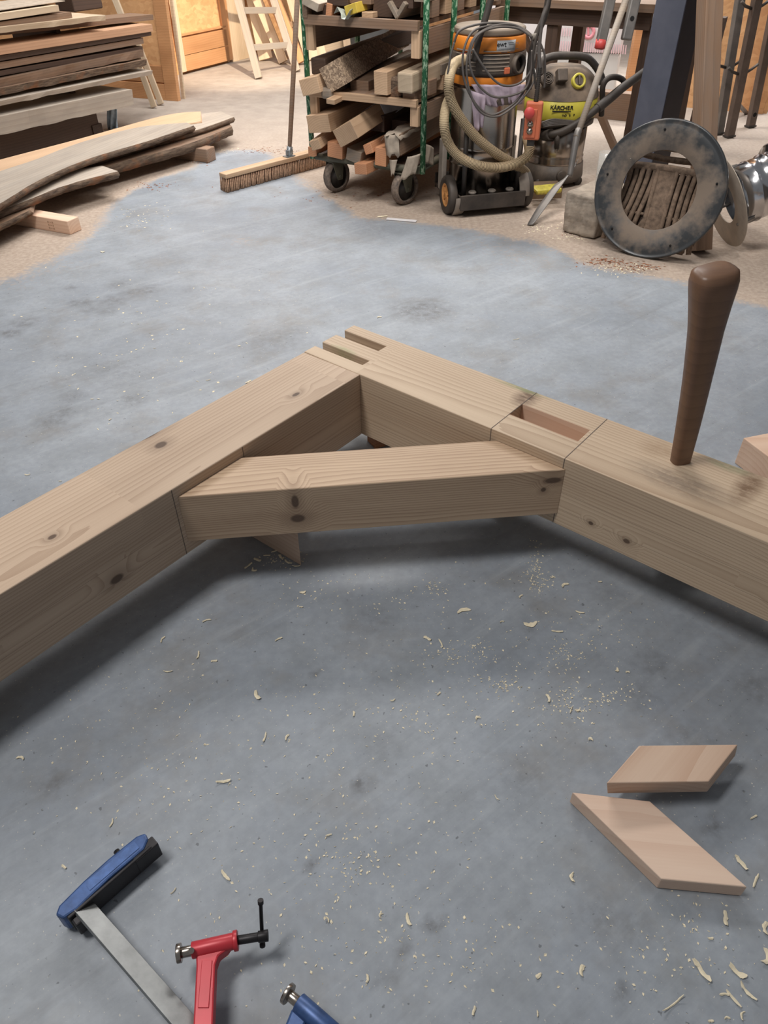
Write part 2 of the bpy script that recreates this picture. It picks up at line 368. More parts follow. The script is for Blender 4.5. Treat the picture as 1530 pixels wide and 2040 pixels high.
M_wpack = pm('white_packaging', sr(216, 212, 212), 0.5, var=0.02)
M_pink = pm('pink_print', sr(226, 150, 160), 0.6, var=0.03)
M_pinkl = pm('pale_pink_print', sr(218, 186, 192), 0.6, var=0.03)
M_galv = pm('galvanised_steel', sr(150, 156, 160), 0.4, 0.7, var=0.08)
M_shave = pm('shaving', sr(226, 214, 186), 0.8, var=0.1, scale=60)
M_bristle = pm('brown_bristle', sr(176, 142, 116), 0.95, var=0.3, scale=90)
M_glass = NT('clear_glass'); M_glass.b.inputs['Alpha'].default_value = 0.28; M_glass.b.inputs['Specular IOR Level'].default_value = 0.9; M_glass = M_glass.out(sr(214, 214, 210), 0.15)
M_film = pm('clear_wrap', sr(190, 196, 186), 0.3, var=0.15, scale=30)
M_foil = pm('silver_wrap', sr(224, 230, 238), 0.35, 0.0, var=0.1, scale=14)

# ------------------------------------------------------------------ floor
def inpoly(px, py, poly):
    ins = np.zeros(px.shape, bool); n = len(poly); j = n-1
    for i in range(n):
        xi, yi = poly[i]; xj, yj = poly[j]
        c = ((yi > py) != (yj > py)) & (px < (xj-xi)*(py-yi)/(yj-yi+1e-12)+xi); ins ^= c; j = i
    return ins
def pdist(px, py, poly):
    best = np.full(px.shape, 1e9)
    for (ax, ay), (bx, by) in zip(poly, poly[1:]+poly[:1]):
        dx, dy = bx-ax, by-ay; L = dx*dx+dy*dy+1e-12; t = np.clip(((px-ax)*dx+(py-ay)*dy)/L, 0, 1)
        best = np.minimum(best, np.hypot(px-ax-t*dx, py-ay-t*dy))
    return best
def make_floor():
    def axis(a, b, segs):
        out = [a]
        for (lim, st) in segs:
            while out[-1] < lim-1e-6: out.append(min(lim, out[-1]+st))
        return out
    xs = axis(-6, 7, [(-3, 0.25), (-1.6, 0.05), (1.9, 0.022), (2.6, 0.05), (7, 0.25)])
    ys = axis(-3, 13, [(0, 0.3), (3.3, 0.022), (7.2, 0.05), (13, 0.25)])
    X, Y = np.meshgrid(np.array(xs), np.array(ys)); nx, ny = len(xs), len(ys)
    bnd = [(-260, 700), (0, 555), (100, 520), (185, 475), (215, 430), (240, 402), (330, 352), (430, 308), (500, 300), (560, 330), (620, 372), (700, 430), (790, 441), (900, 455), (1050, 480), (1150, 512), (1300, 556), (1420, 590), (1530, 608), (1700, 700)]
    pts = [P(a, b) for a, b in bnd]; poly = [(p.x, p.y) for p in pts]+[(7, 2.2), (7, -3), (-6, -3), (-6, 2.5)]
    ins = inpoly(X, Y, poly); d = pdist(X, Y, poly); sd = np.where(ins, -d, d)
    nz = np.array([[noise.noise(Vector((x*2.3, y*2.3, 0)))*0.6+noise.noise(Vector((x*8, y*8, 3)))*0.3 for x in xs] for y in ys])
    dust = np.clip((sd+nz*0.16)/0.12+0.5, 0, 1)
    for (a, b, rx, st) in [(500, 480, 0.16, 0.5), (700, 425, 0.5, 0.35), (1000, 480, 0.6, 0.4), (300, 480, .2, .3), (60, 540, .3, .5), (1400, 560, .25, .4), (740, 170, .4, 0)]:
        q = P(a, b); dust = np.maximum(dust, st*np.exp(-((X-q.x)**2+(Y-q.y)**2)/(rx*rx))*(0.6+nz))
    # sawdust drifts along the joint of trowel marks
    stain = np.zeros(X.shape)
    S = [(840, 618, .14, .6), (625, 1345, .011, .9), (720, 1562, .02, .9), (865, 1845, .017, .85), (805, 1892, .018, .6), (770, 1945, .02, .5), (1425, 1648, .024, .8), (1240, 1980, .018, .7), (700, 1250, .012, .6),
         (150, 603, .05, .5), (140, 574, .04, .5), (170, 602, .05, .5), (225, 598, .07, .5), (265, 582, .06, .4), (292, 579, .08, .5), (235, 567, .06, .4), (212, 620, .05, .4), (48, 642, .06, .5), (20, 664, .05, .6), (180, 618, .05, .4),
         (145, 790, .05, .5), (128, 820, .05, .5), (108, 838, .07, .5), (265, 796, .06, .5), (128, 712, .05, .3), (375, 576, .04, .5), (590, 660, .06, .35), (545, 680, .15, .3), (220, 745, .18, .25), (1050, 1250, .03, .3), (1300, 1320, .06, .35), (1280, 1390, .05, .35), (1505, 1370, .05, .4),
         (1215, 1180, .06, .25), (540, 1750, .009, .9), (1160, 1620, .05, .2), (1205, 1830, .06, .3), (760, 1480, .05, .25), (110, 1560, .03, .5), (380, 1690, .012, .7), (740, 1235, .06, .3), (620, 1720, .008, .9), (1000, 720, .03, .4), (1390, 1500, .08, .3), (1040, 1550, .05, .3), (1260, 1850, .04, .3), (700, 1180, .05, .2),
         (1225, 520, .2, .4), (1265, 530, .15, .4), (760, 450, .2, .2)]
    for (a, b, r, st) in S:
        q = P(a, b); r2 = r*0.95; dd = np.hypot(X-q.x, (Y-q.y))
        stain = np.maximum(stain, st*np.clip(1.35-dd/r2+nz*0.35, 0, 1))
    verts = np.stack([X.ravel(), Y.ravel(), np.zeros(X.size)], 1)
    idx = np.arange(nx*ny).reshape(ny, nx)
    faces = np.stack([idx[:-1, :-1].ravel(), idx[:-1, 1:].ravel(), idx[1:, 1:].ravel(), idx[1:, :-1].ravel()], 1)
    me = bpy.data.meshes.new('floor'); me.from_pydata(verts.tolist(), [], faces.tolist())
    for nme, arr in (('dust', dust), ('stain', stain)):
        at = me.attributes.new(nme, 'FLOAT', 'POINT'); at.data.foreach_set('value', arr.ravel().astype(np.float32))
    o = bpy.data.objects.new('floor', me); COL.objects.link(o); struct(o)
    s = NT('painted_concrete'); tc = s.n('ShaderNodeTexCoord').outputs['Object']
    A = lambda nm: s.n('ShaderNodeAttribute', attribute_name=nm).outputs['Fac']
    big = s.noise(tc, 1.6, 5, 0.6); mid = s.noise(tc, 7, 5, 0.62); fine = s.noise(tc, 45, 4, 0.6); sp = s.noise(tc, 150, 2, 0.5); sp2 = s.noise(tc, 75, 2, 0.5)
    c = s.mix(s.mr(big, 0.35, 0.65), sr(138, 145, 154), sr(159, 165, 172)); c = s.mix(s.mr(mid, 0.4, 0.7, 0, 0.45), c, sr(122, 126, 128))
    c = s.mix(s.mr(s.noise(s.vm('ADD', tc, (5, 3, 0)), 3.2, 5, 0.68), 0.52, 0.7, 0, 0.42), c, sr(126, 118, 106))
    c = s.mix(s.mr(fine, 0.35, 0.7, 0, 0.25), c, sr(104, 110, 120))
    # trowel ridges
    rot = s.n('ShaderNodeMapping'); s.l(tc, rot.inputs['Vector']); rot.inputs['Rotation'].default_value = (0, 0, R(52))
    st = s.noise(s.vm('MULTIPLY', rot.outputs[0], (14, 0.8, 1)), 1.6, 4, 0.6)
    c = s.mix(s.mr(st, 0.55, 0.72, 0, 0.28), c, sr(172, 178, 184)); c = s.mix(s.mr(st, 0.42, 0.3, 0, 0.2), c, sr(108, 110, 114))
    c = s.mix(s.mr(sp2, 0.70, 0.74, 0, 0.6), c, sr(70, 72, 76))
    dcol = s.mix(s.mr(fine, 0.35, 0.65), sr(162, 142, 124), sr(184, 166, 149)); dcol = s.mix(s.mr(sp, 0.66, 0.72, 0, .6), dcol, sr(130, 104, 82))
    dm = s.mr(s.math('ADD', A('dust'), s.mr(fine, 0.3, 0.7, -0.25, 0.25)), 0.25, 0.85, 0, 0.9)
    sepp = s.n('ShaderNodeSeparateXYZ'); s.l(tc, sepp.inputs[0])
    far = s.mr(sepp.outputs[1], 5.2, 7.5)
    dcol = s.mix(far, dcol, s.mix(s.mr(mid, 0.35, 0.65), sr(154, 142, 130), sr(172, 160, 148)))
    c = s.mix(dm, c, dcol)
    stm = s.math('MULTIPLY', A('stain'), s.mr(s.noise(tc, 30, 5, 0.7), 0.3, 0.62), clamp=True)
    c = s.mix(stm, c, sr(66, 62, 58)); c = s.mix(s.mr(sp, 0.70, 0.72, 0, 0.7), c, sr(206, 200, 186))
    s.bump(s.math('ADD', s.math('MULTIPLY', st, 1.2), s.math('ADD', s.math('MULTIPLY', fine, 0.35), mid)), 0.22, 0.004)
    s.out(c, s.mr(dm, 0, 1, 0.5, 0.92)); me.materials.append(s.m)
make_floor()

# ------------------------------------------------------------------ the framed joint: beams and brace
JS = 1.197; JSM = Matrix.Scale(JS, 4)
Cx = Vector((-0.0570725*JS, 1.645575*JS, H-0.925*JS)); RA = R(-39.74); LA = R(-39.05-90)
mR = Matrix.Translation(Cx)@Matrix.Rotation(RA, 4, 'Z')@JSM
def cellbeam(name, xs, ys, hgt, z0, mat):
    """a beam with material removed where hgt(i,j) is lower; exterior faces only"""
    m = MB(); nx, ny = len(xs)-1, len(ys)-1; G = lambda i, j: hgt(i, j) if 0 <= i < nx and 0 <= j < ny else z0
    for i in range(nx):
        for j in range(ny):
            h = G(i, j); x0, x1, y0, y1 = xs[i], xs[i+1], ys[j], ys[j+1]
            if h > z0:
                m.add([(x0, y0, h), (x1, y0, h), (x1, y1, h), (x0, y1, h)], [(0, 1, 2, 3)]); m.add([(x0, y0, z0), (x1, y0, z0), (x1, y1, z0), (x0, y1, z0)], [(3, 2, 1, 0)])
            for (a, b, nb) in (((x0, y0), (x1, y0), G(i, j-1)), ((x1, y0), (x1, y1), G(i+1, j)), ((x1, y1), (x0, y1), G(i, j+1)), ((x0, y1), (x0, y0), G(i-1, j))):
                if h > nb: m.add([(*a, nb), (*b, nb), (*b, h), (*a, h)], [(0, 1, 2, 3)])
    o = m.build(name, mat, weld=True); return o
xs = [-0.196, -0.180, -0.045, -0.028, 0.392, 0.568, 1.7]; ys = [0, 0.042, 0.070, 0.0765, 0.126, 0.134, 0.160, 0.2005]
def hR(i, j):
    x = (xs[i]+xs[i+1])/2; y = (ys[j]+ys[j+1])/2
    if x < -0.03:
        if 0.042 < y < 0.070: return -0.18
        if 0.134 < y < 0.160 and x < -0.04: return -0.18
        if 0.126 < y < 0.134 and x < -0.04: return -0.18
    if 0.392 < x < 0.568 and 0.0765 < y < 0.134: return -0.13
    return 0.0
br = cellbeam('timber_beam', xs, ys, hR, -0.18, M_beamR); br.matrix_world = mR
q = br.modifiers.new('b', 'BEVEL'); q.width = 0.0018; q.segments = 2; q.limit_method = 'ANGLE'; q.angle_limit = R(35)
tag(br, 'thick pine beam running right with slotted prongs at its end and an open mortise', 'timber beam')
for s0 in (0.392, 0.578):
    MB().box((s0, 0.1, 0.0003), (0.0016, 0.199, 0.0006)).box((s0, -0.0003, -0.09), (0.0016, 0.0006, 0.179)).build('pencil_line', pm('pencil_graphite', sr(104, 92, 84), 0.7, var=0.05), br)
bl = cellbeam('timber_beam', [0.0, 1.9], [0, 0.194], lambda i, j: 0.0, -0.18, M_beamL); bl.matrix_world = Matrix.Translation(Cx)@Matrix.Rotation(LA, 4, 'Z')@JSM
bl.data.transform(Matrix.Diagonal((1, -1, 1, 1))); bl.data.flip_normals()
bl.modifiers.new('b', 'BEVEL').width = 0.0025; bl.modifiers['b'].segments = 2
tag(bl, 'thick pine beam running down to the left, one knot on its top face', 'timber beam')
MB().box((0.480, 0.1338, -0.065), (0.176, 0.0005, 0.13)).box((0.480, 0.0767, -0.065), (0.176, 0.0005, 0.13)).build('mortise_wall', M_fresh2, br)
MB().box((0.598, 0.0003, -0.09), (0.0014, 0.0006, 0.178)).box((0.402, 0.0003, -0.09), (0.0014, 0.0006, 0.178)).build('pencil_line', bpy.data.materials['pencil_graphite'], bl)
uR = Vector((math.cos(RA), math.sin(RA), 0)); vL = Vector((math.cos(LA), math.sin(LA), 0)); C0 = Cx.copy(); C0.z = 0
A_ = C0+vL*0.588*JS; B_ = C0+uR*0.585*JS; D_ = C0+vL*0.410*JS; E_ = C0+uR*0.408*JS; ZB = Vector((0, 0, H-0.95*JS))
mB = frame(A_+ZB, B_+ZB)@JSM; inv = mB.inverted()
pl4 = [(inv@(p+ZB)) for p in (A_, B_, E_, D_)]
bb = MB().prism([(p.x, p.y) for p in pl4], -0.125, 0).build('timber_brace', M_brace, bevel=0.0022); bb.matrix_world = mB
tag(bb, 'shorter diagonal pine brace joining the two thick beams, two dark knots on its front', 'timber brace')

# supports
def block(name, label, cat, p, size, rz, mat, group=None, bev=0.003, rot=None):
    o = MB().box((0, 0, size[2]/2), size).build(name, mat, bevel=bev); o.location = p; o.rotation_euler = rot or (0, 0, rz); return tag(o, label, cat, group)
tp = P(600, 1127); tl = P(508, 1073); ax = (tl-tp).normalized()
mT = Matrix.Translation(tp)@Matrix.Rotation(math.atan2(ax.y, ax.x), 4, 'Z')
o = MB().prism([(0, 0), (0.25, 0.0), (0.37, -0.11), (0.12, -0.11)], 0, H-0.925*JS-0.18*JS).build('support_block', M_fresh, bevel=0.002)
o.data.transform(Matrix.Identity(4)); o.matrix_world = mT; tag(o, 'pinkish upright wood block standing on the floor under the diagonal brace', 'wood block')
pq = P(765, 885, 0.0); o = MB().box((0, 0, 0.03), (0.10, 0.06, 0.06)).build('offcut', M_orange, bevel=0.002); o.location = (pq.x, pq.y+0.02, 0); o.rotation_euler = (0, 0, 0.5)
tag(o, 'tiny orange wood offcut lying on the floor inside the triangle of beams', 'wood offcut')

# loose offcuts on the floor
def slabpoly(name, label, cat, pxs, ztop, th, mat, axis, bevel=0.002, group=None, tilt=None):
    pts = [P(a, b, ztop) for a, b in pxs]; a = pts[axis[0]]; b = pts[axis[1]]
    m = frame(a, b); i = m.inverted(); o = MB().prism([((i@p).x, (i@p).y) for p in pts], -th, 0).build(name, mat, bevel=bevel); o.matrix_world = m
    return tag(o, label, cat, group)
o = slabpoly('offcut', 'long diamond-shaped pine offcut lying flat, a small knot near its lower corner', 'wood offcut', [(1140, 1578), (1318, 1751), (1489, 1767), (1295, 1596)], 0.040, 0.039, wood('fresh_pine_one_knot', sr(217, 192, 172), sr(192, 156, 134), rings=9, seed=22, knots=((0.025, 0.17, 0, 0.016, 0.010),), contrast=0.55), (1, 2))
q4 = [P(1208, 1560, 0.092), P(1412, 1557, 0.080), P(1470, 1483, 0.080), P(1273, 1485, 0.092)]
mm = frame(q4[0], q4[3], (q4[1]-q4[0]).cross(q4[3]-q4[0])); i4 = mm.inverted(); o = MB().prism([((i4@p).x, (i4@p).y) for p in q4], -0.052, 0).build('offcut', M_fresh, bevel=0.002); o.matrix_world = mm
for vv in o.data.vertices:
    if vv.co.z < -0.02: vv.co += i4.to_3x3()@Vector((0.016, 0.003, 0))
tag(o, 'shorter diamond-shaped pine offcut with one end resting on the long one', 'wood offcut')
# offcut behind the right beam
pa = P(1478, 872, 0.10); o = MB().prism([(0, 0), (0.20, 0.05), (0.26, -0.10), (0.055, -0.165)], 0.0, 0.10).build('offcut', M_fresh2, bevel=0.003); o.location = (pa.x+0.005, pa.y, 0); o.rotation_euler = (0, 0, R(2))
tag(o, 'chunky pale pine offcut on the floor behind the beam at the right edge', 'wood offcut')
pk = P(1520, 862, 0.10); o2 = MB().tube([(0, 0, 0), (0.004, 0, 0.014)], 0.012, 12).build('knot', M_orange, o); o2.location = (0.12, -0.0, 0.096)

# axe
F0 = P(1316, 1075, 0.05); K = P(1425, 540, 0.86)
ax_ = thing('axe', 'axe standing behind the right beam with its brown wooden handle pointing up', 'axe', F0)
hm = frame((0, 0, 0), K-F0, Vector((math.cos(R(15)), math.sin(R(15)), 0)))  # local x along handle
L = (K-F0).length; prof = []
mh = MB(hm); N = 40; secs = []
for i in range(N+1):
    t = i/N; x = L*t
    T_ = (0, .33, .5, .68, .83, .91, .96, .99, 1.0); W_ = (.023, .0235, .0275, .0315, .0365, .0425, .0475, .0480, .0445)
    wz = float(np.interp(t, T_, W_)); wy = wz*(0.70+0.06*t)
    secs.append((x, wz, wy, 0.012*math.sin(t*3.1)))
vs = []; n = 20
for (x, a, b, off) in secs:
    for k in range(n):
        t = 2*math.pi*k/n; ct, st_ = math.cos(t), math.sin(t); e = 0.62
        vs.append((x, b*math.copysign(abs(st_)**e, st_), off+a*math.copysign(abs(ct)**e, ct)))
fs = [(i*n+k, i*n+(k+1) % n, (i+1)*n+(k+1) % n, (i+1)*n+k) for i in range(N) for k in range(n)]
mh.add(vs, fs, 0, True); b0 = len(mh.v)
ce = len(mh.v); x, a, b, off = secs[-1]
mh.add([(x+0.005, b*0.8*math.copysign(abs(math.sin(2*math.pi*k/n))**0.62, math.sin(2*math.pi*k/n)), off+a*0.8*math.copysign(abs(math.cos(2*math.pi*k/n))**0.62, math.cos(2*math.pi*k/n))) for k in range(n)], [tuple(range(n))], 0, True)
for k in range(n): mh.f.append([N*n+k, N*n+(k+1) % n, ce+(k+1) % n, ce+k]); mh.mi.append(0); mh.sm.append(True)
mh.f.append(list(range(n))[::-1]); mh.mi.append(0); mh.sm.append(False)
o = mh.build('axe_handle', M_handle, ax_)
MB(hm).prism([(-0.03, -0.02), (0.05, -0.02), (0.06, 0.10), (0.02, 0.12), (-0.03, 0.10)], -0.016, 0.016, hm@Matrix.Rotation(R(90), 4, 'X')).build('axe_head', M_cldark, ax_, bevel=0.003)
for q in ax_.children:
    if q.name.startswith('axe_handle'): q['label'] = 'worn brown handle with a flared square knob'

# clamps --------------------------------------------------------------
cl = thing('bar_clamp', 'flat steel bar clamp with a blue jaw lying on the floor at lower left', 'clamp', P(160, 1800))
iv = Matrix.Translation(-cl.location)
z_ = 0.05
a = P(160, 1800, z_); b = P(400, 2075, z_)
d = (b-a).normalized(); nrm = Vector((-d.y, d.x, 0))
MB(iv).bar(a-d*0.01, b+d*0.1, 0.0068, 0.036, (0, 0, 1), R(62)).build('bar', M_bar, cl, bevel=0.0008)
j0 = P(122, 1812, 0.062); j1 = P(290, 1672, 0.062); jm = frame(j0, j1); jl = (j1-j0).length
prof = [(-0.006, -0.016), (0.02, -0.020), (jl*0.5, -0.014), (jl*0.93, -0.014), (jl*1.02, -0.004), (jl*1.04, 0.012), (jl*0.95, 0.019), (jl*0.6, 0.020), (jl*0.3, 0.017), (0.0, 0.010), (-0.012, 0.0)]
jaw = MB(iv@jm).prism(prof, -0.050, 0.0).build('fixed_jaw', M_clblue, cl, bevel=0.004)
MB(iv@jm).prism([(0.0, -0.017), (jl*1.0, -0.0145), (jl*1.0, -0.021), (0.0, -0.024)], -0.052, -0.001).box((jl*0.93, -0.012, -0.026), (0.05, 0.022, 0.046)).build('jaw_face', M_cldark, cl, bevel=0.002)
MB(iv@jm).box((0.018, -0.030, -0.03), (0.03, 0.02, 0.04)).build('jaw_heel', M_cldark, cl, bevel=0.003)
MB(iv@jm).prism([(jl*0.30, -0.008), (jl*0.9, -0.006), (jl*0.9, 0.011), (jl*0.34, 0.011), (jl*0.30, 0.004)], 0.0002, 0.0012).build('raised_panel', pm('blue_clamp_panel', sr(72, 102, 156), 0.4, 0.2, var=0.15, scale=60), cl)
MB(iv@jm).tube([(jl*0.72, 0.016, -0.02), (jl*0.72, 0.033, -0.02)], 0.006, 12).build('stop_pin', M_cldark, cl)
rc = thing('bar_clamp', 'red clamp arm with chrome screw and tommy bar at the bottom edge', 'clamp', P(420, 1960)); ir = Matrix.Translation(-rc.location)
zt = 0.07
s0 = P(385, 1893, zt); s1 = P(474, 1873, zt); s2 = P(530, 1864, zt); s3 = P(352, 1900, zt)
MB(ir).tube([s0-(s1-s0)*0.03, s1], 0.0135, 18, rf=lambda i: 0.0135).tube([s1-(s1-s0)*0.1, s1], 0.0165, 18).build('screw_boss', M_clred, rc, bevel=0.001)
MB(ir).tube([s0, s3+(s0-s3)*0.3], 0.009, 14).tube([s3+(s0-s3)*0.3, s3+(s0-s3)*0.0], 0.0155, 20).build('swivel_pad', M_steel, rc, bevel=0.001)
MB(ir).tube([s1, s2], 0.0075, 14).tube([s1+(s2-s1)*0.72, s2+(s2-s1)*0.08], 0.0095, 14).build('screw', M_cldark, rc, bevel=0.0006)
h0 = P(519, 1793, 0.125); h1 = P(523, 1885, 0.035)
MB(ir).tube([h0, h0+(h1-h0)*0.08, h0+(h1-h0)*0.081, h1-(h1-h0)*0.06, h1-(h1-h0)*0.06, h1], 0.0035, 10, rf=lambda i: 0.0052 if i in (0, 1, 4, 5) else 0.0034).build('tommy_bar', M_cldark, rc)
pp = [P(x, y, zt-0.002) for x, y in ((390, 1890), (398, 1880), (468, 1872), (452, 1895), (436, 1907), (430, 1925), (424, 2080), (384, 2080), (392, 1925))]
c0 = P(420, 1960); MB().prism([(p.x-c0.x, p.y-c0.y) for p in pp], zt-0.022, zt+0.004).build('sliding_arm', M_clred, rc, bevel=0.003)
MB().prism([(P(x, y, zt).x-c0.x, P(x, y, zt).y-c0.y) for x, y in ((403, 1915), (424, 1915), (417, 2010), (395, 2010))], zt+0.004, zt+0.0058).build('arm_web', M_clred, rc, bevel=0.001)
MB(ir).tube([P(381, 1894, zt+0.015), P(381, 1894, zt+0.021)], 0.005, 12).build('pin', M_steel, rc)
bc = thing('bar_clamp', 'tip of a dark blue clamp with a chrome swivel pad at the bottom edge', 'clamp', P(610, 2010)); ib = Matrix.Translation(-bc.location)
t0 = P(574, 1980, 0.06); t1 = P(598, 2000, 0.06); t2 = P(668, 2062, 0.06)
MB(ib).tube([t1-(t2-t1)*0.05, t2], 0.0155, 18).build('screw_boss', M_clblue, bc, bevel=0.001)
MB(ib).tube([t0, t1], 0.009, 14).tube([t0-(t1-t0)*0.15, t0+(t1-t0)*0.12], 0.017, 20).build('swivel_pad', M_steel, bc, bevel=0.0008)
MB(ib).bar(P(600, 2020, 0.045), P(560, 2120, 0.045), 0.03, 0.03).build('sliding_arm', M_clblue, bc, bevel=0.004)

# ------------------------------------------------------------------ shavings
def chip(i, px, py, L, W, rz, curl):
    """a thin torn flake: jagged outline, lightly curled, split ends"""
    W *= 0.85 if i >= 100 else 1.0; m = MB(); n = 6; rnd = random.Random(i); vs = []; bend = rnd.uniform(-0.35, 0.35)*W
    for k in range(n+1):
        t = k/n; x = (t-0.5)*L*(1+rnd.uniform(-.06, .06)); z = 0.0010+min(curl, 0.5)*L*(abs(2*t-1)**2.2)*0.22
        lo = W*0.5*(rnd.uniform(0.45, 1.0) if 0 < k < n else rnd.uniform(0.2, 0.8)); hi = W*0.5*(rnd.uniform(0.45, 1.0) if 0 < k < n else rnd.uniform(0.1, 0.7)); yb = bend*math.sin(math.pi*t)*2
        vs += [(x+rnd.uniform(-.05, .05)*L, yb-lo, z), (x, yb+(hi-lo)*0.3, z+0.0012), (x+rnd.uniform(-.05, .05)*L, yb+hi, z+0.0006)]
    m.add(vs, [f for k in range(n) for f in ((3*k, 3*k+3, 3*k+4, 3*k+1), (3*k+1, 3*k+4, 3*k+5, 3*k+2))], 0, False)
    o = m.build('wood_shaving', M_shave, solid=0.0005); p = P(px, py); o.location = (p.x, p.y, 0.0010); o.rotation_euler = (0, 0, rz); return o
big = [(924, 1219, .036, .013, .3, .1, 'pointed pale wood chip on the floor below the brace middle'), (1057, 1241, .036, .016, .1, .0, 'largest squarish wood chip on the floor below the brace right end'),
       (1126, 1168, .024, .010, .6, .3, 'tan wood chip on the floor close under the right beam side'), (1155, 1220, .022, .005, -.3, .1, 'thin wood sliver right of the tan chip below the right beam'),
       (1110, 1258, .030, .005, -.1, .1, 'long thin splinter just below the largest squarish chip'), (851, 1273, .020, .010, -.6, .1, 'small rectangular chip left of the upright splinter'),
       (878, 1283, .028, .004, -1.3, .1, 'narrow splinter right of the small rectangular chip'), (603, 1180, .018, .009, .2, .3, 'small pinkish chip on the floor below the upright support block'),
       (514, 1386, .026, .012, -1.0, .4, 'fat curled shaving alone on the floor left of centre'), (512, 1470, .0, .0, 0, 0, None),
       (1475, 1720, .032, .011, -1.2, .5, 'curled shaving just right of the long diamond offcut tip'), (1444, 1830, .026, .010, 1.3, .3, 'upright oval shaving below the long diamond offcut'),
       (1398, 1935, .040, .011, -1.1, .6, 'twisted shaving with a flared end at lower right'), (1470, 1935, .030, .012, -.7, .7, 'crumpled shaving right of the twisted one at lower right'),
       (1522, 1905, .026, .016, 1.0, .6, 'wide shaving against the right frame edge, lower part'), (1090, 1392, .022, .007, -1.5, .2, 'upright slim shaving right of centre floor'),
       (450, 1744, .026, .007, -.8, .2, 'oblong shaving right of the blue clamp jaw'), (445, 1558, .030, .007, .1, .9, 'crescent curl shaving above the blue clamp jaw'),
       (815, 1832, .022, .007, -1.3, .2, 'yellowish oval chip left of the round oil spots'), (1160, 1935, .018, .010, 1.2, .4, 'pale oval chip left of the twisted shaving'),
       (1142, 1748, .018, .008, 1.4, .2, 'pale chip left of the long diamond offcut point'), (730, 1950, .013, .006, 1.5, .1, 'short chip near the bottom frame edge left of centre')]
for i, (px, py, L, W, rz, cu, lb) in enumerate(big):
    if lb: tag(chip(i, px, py, L, W, rz, cu), lb, 'wood shaving', 'wood shavings on the floor')
small = [(394, 1306, .024, .006, 1.5), (427, 1318, .016, .008, .1), (335, 1338, .022, .004, 0), (325, 1275, .020, .006, 1.3), (412, 1238, .022, .006, .4), (555, 1275, .020, .005, .6), (1138, 1415, .020, .004, 1.1), (1228, 1335, .012, .009, 1), (1150, 1415, .012, .006, 0), (527, 1470, .024, .006, 1.4), (573, 1470, .016, .006, 1.2),
         (952, 1432, .012, .010, .5), (874, 1383, .012, .006, .7), (782, 1395, .012, .005, .3), (704, 1423, .014, .006, 1.5), (1176, 1475, .010, .009, 0), (1448, 2030, .01, .005, 0), (1340, 2000, .05, .004, .5), (1442, 1983, .018, .005, 0), (1480, 2025, .016, .006, 1), (1415, 2035, .01, .005, 0), (222, 1640, .018, .004, 1.5), (128, 1728, .012, .006, -.6), (345, 1776, .014, .003, .9), (40, 1513, .018, .008, -.2),
         (652, 1833, .012, .004, -1), (655, 1665, .012, .005, .3), (990, 1590, .014, .003, -1), (760, 1825, .009, .007, 1), (1073, 1945, .012, .010, .7), (944, 2015, .014, .006, 1.2), (1070, 2020, .010, .004, 1.4), (600, 1210, .01, .005, 0), (495, 1128, .030, .008, .9), (513, 1116, .024, .012, -.5), (532, 1108, .020, .006, 0), (560, 1112, .024, .010, -.9), (575, 1120, .026, .008, -.6), (590, 1128, .024, .006, 0), (508, 1135, .018, .012, -.6), (547, 1100, .02, .006, .4),
         (1395, 675, .02, .005, 0), (495, 762, .03, .012, .8), (220, 837, .012, .006, 1), (184, 796, .012, .004, 0), (756, 633, .02, .012, .2), (205, 502, .022, .014, 0), (1028, 677, .03, .004, .3), (415, 758, .02, .004, .4), (55, 946, .02, .006, 0), (120, 960, .01, .004, 0), (1250, 1340, .01, .006, 0), (1000, 1240, .012, .004, .3), (1038, 1190, .015, .006, .8), (1100, 1150, .012, .006, .2), (1195, 1160, .01, .006, 0), (1505, 1755, .03, .008, .9), (1500, 1630, .018, .006, .4), (1525, 1850, .022, .012, 1.2), (1415, 1870, .01, .006, 0), (1490, 1975, .034, .008, -1), (1460, 1990, .03, .006, -1)]
def shlabel(px, py):
    if py < 700: return 'little pale crumb of shaving on the far floor beyond the beams'
    if py < 1000: return 'little pale shaving on the floor behind the left beam'
    if px < 610 and py < 1140 and px > 480: return 'pale shaving in the small heap by the support block under the brace'
    if px < 600 and py < 1500: return 'small pale shaving on the open floor in front of the left beam'
    if px < 700: return 'small pale shaving on the floor around the clamps'
    if py < 1300: return 'tiny pale shaving on the floor just below the right half of the brace'
    if py < 1500: return 'small pale shaving on the mid floor above the diamond offcuts'
    if px > 1300 and py > 1600: return 'small pale shaving in the lower right corner beside the long diamond offcut'
    return 'tiny pale shaving on the bare floor between clamps and diamond offcuts'
for i, (px, py, L, W, rz) in enumerate(small):
    tag(chip(100+i, px, py, L, W, rz, random.uniform(0.1, 0.5)), shlabel(px, py), 'wood shaving', 'small scattered shavings')
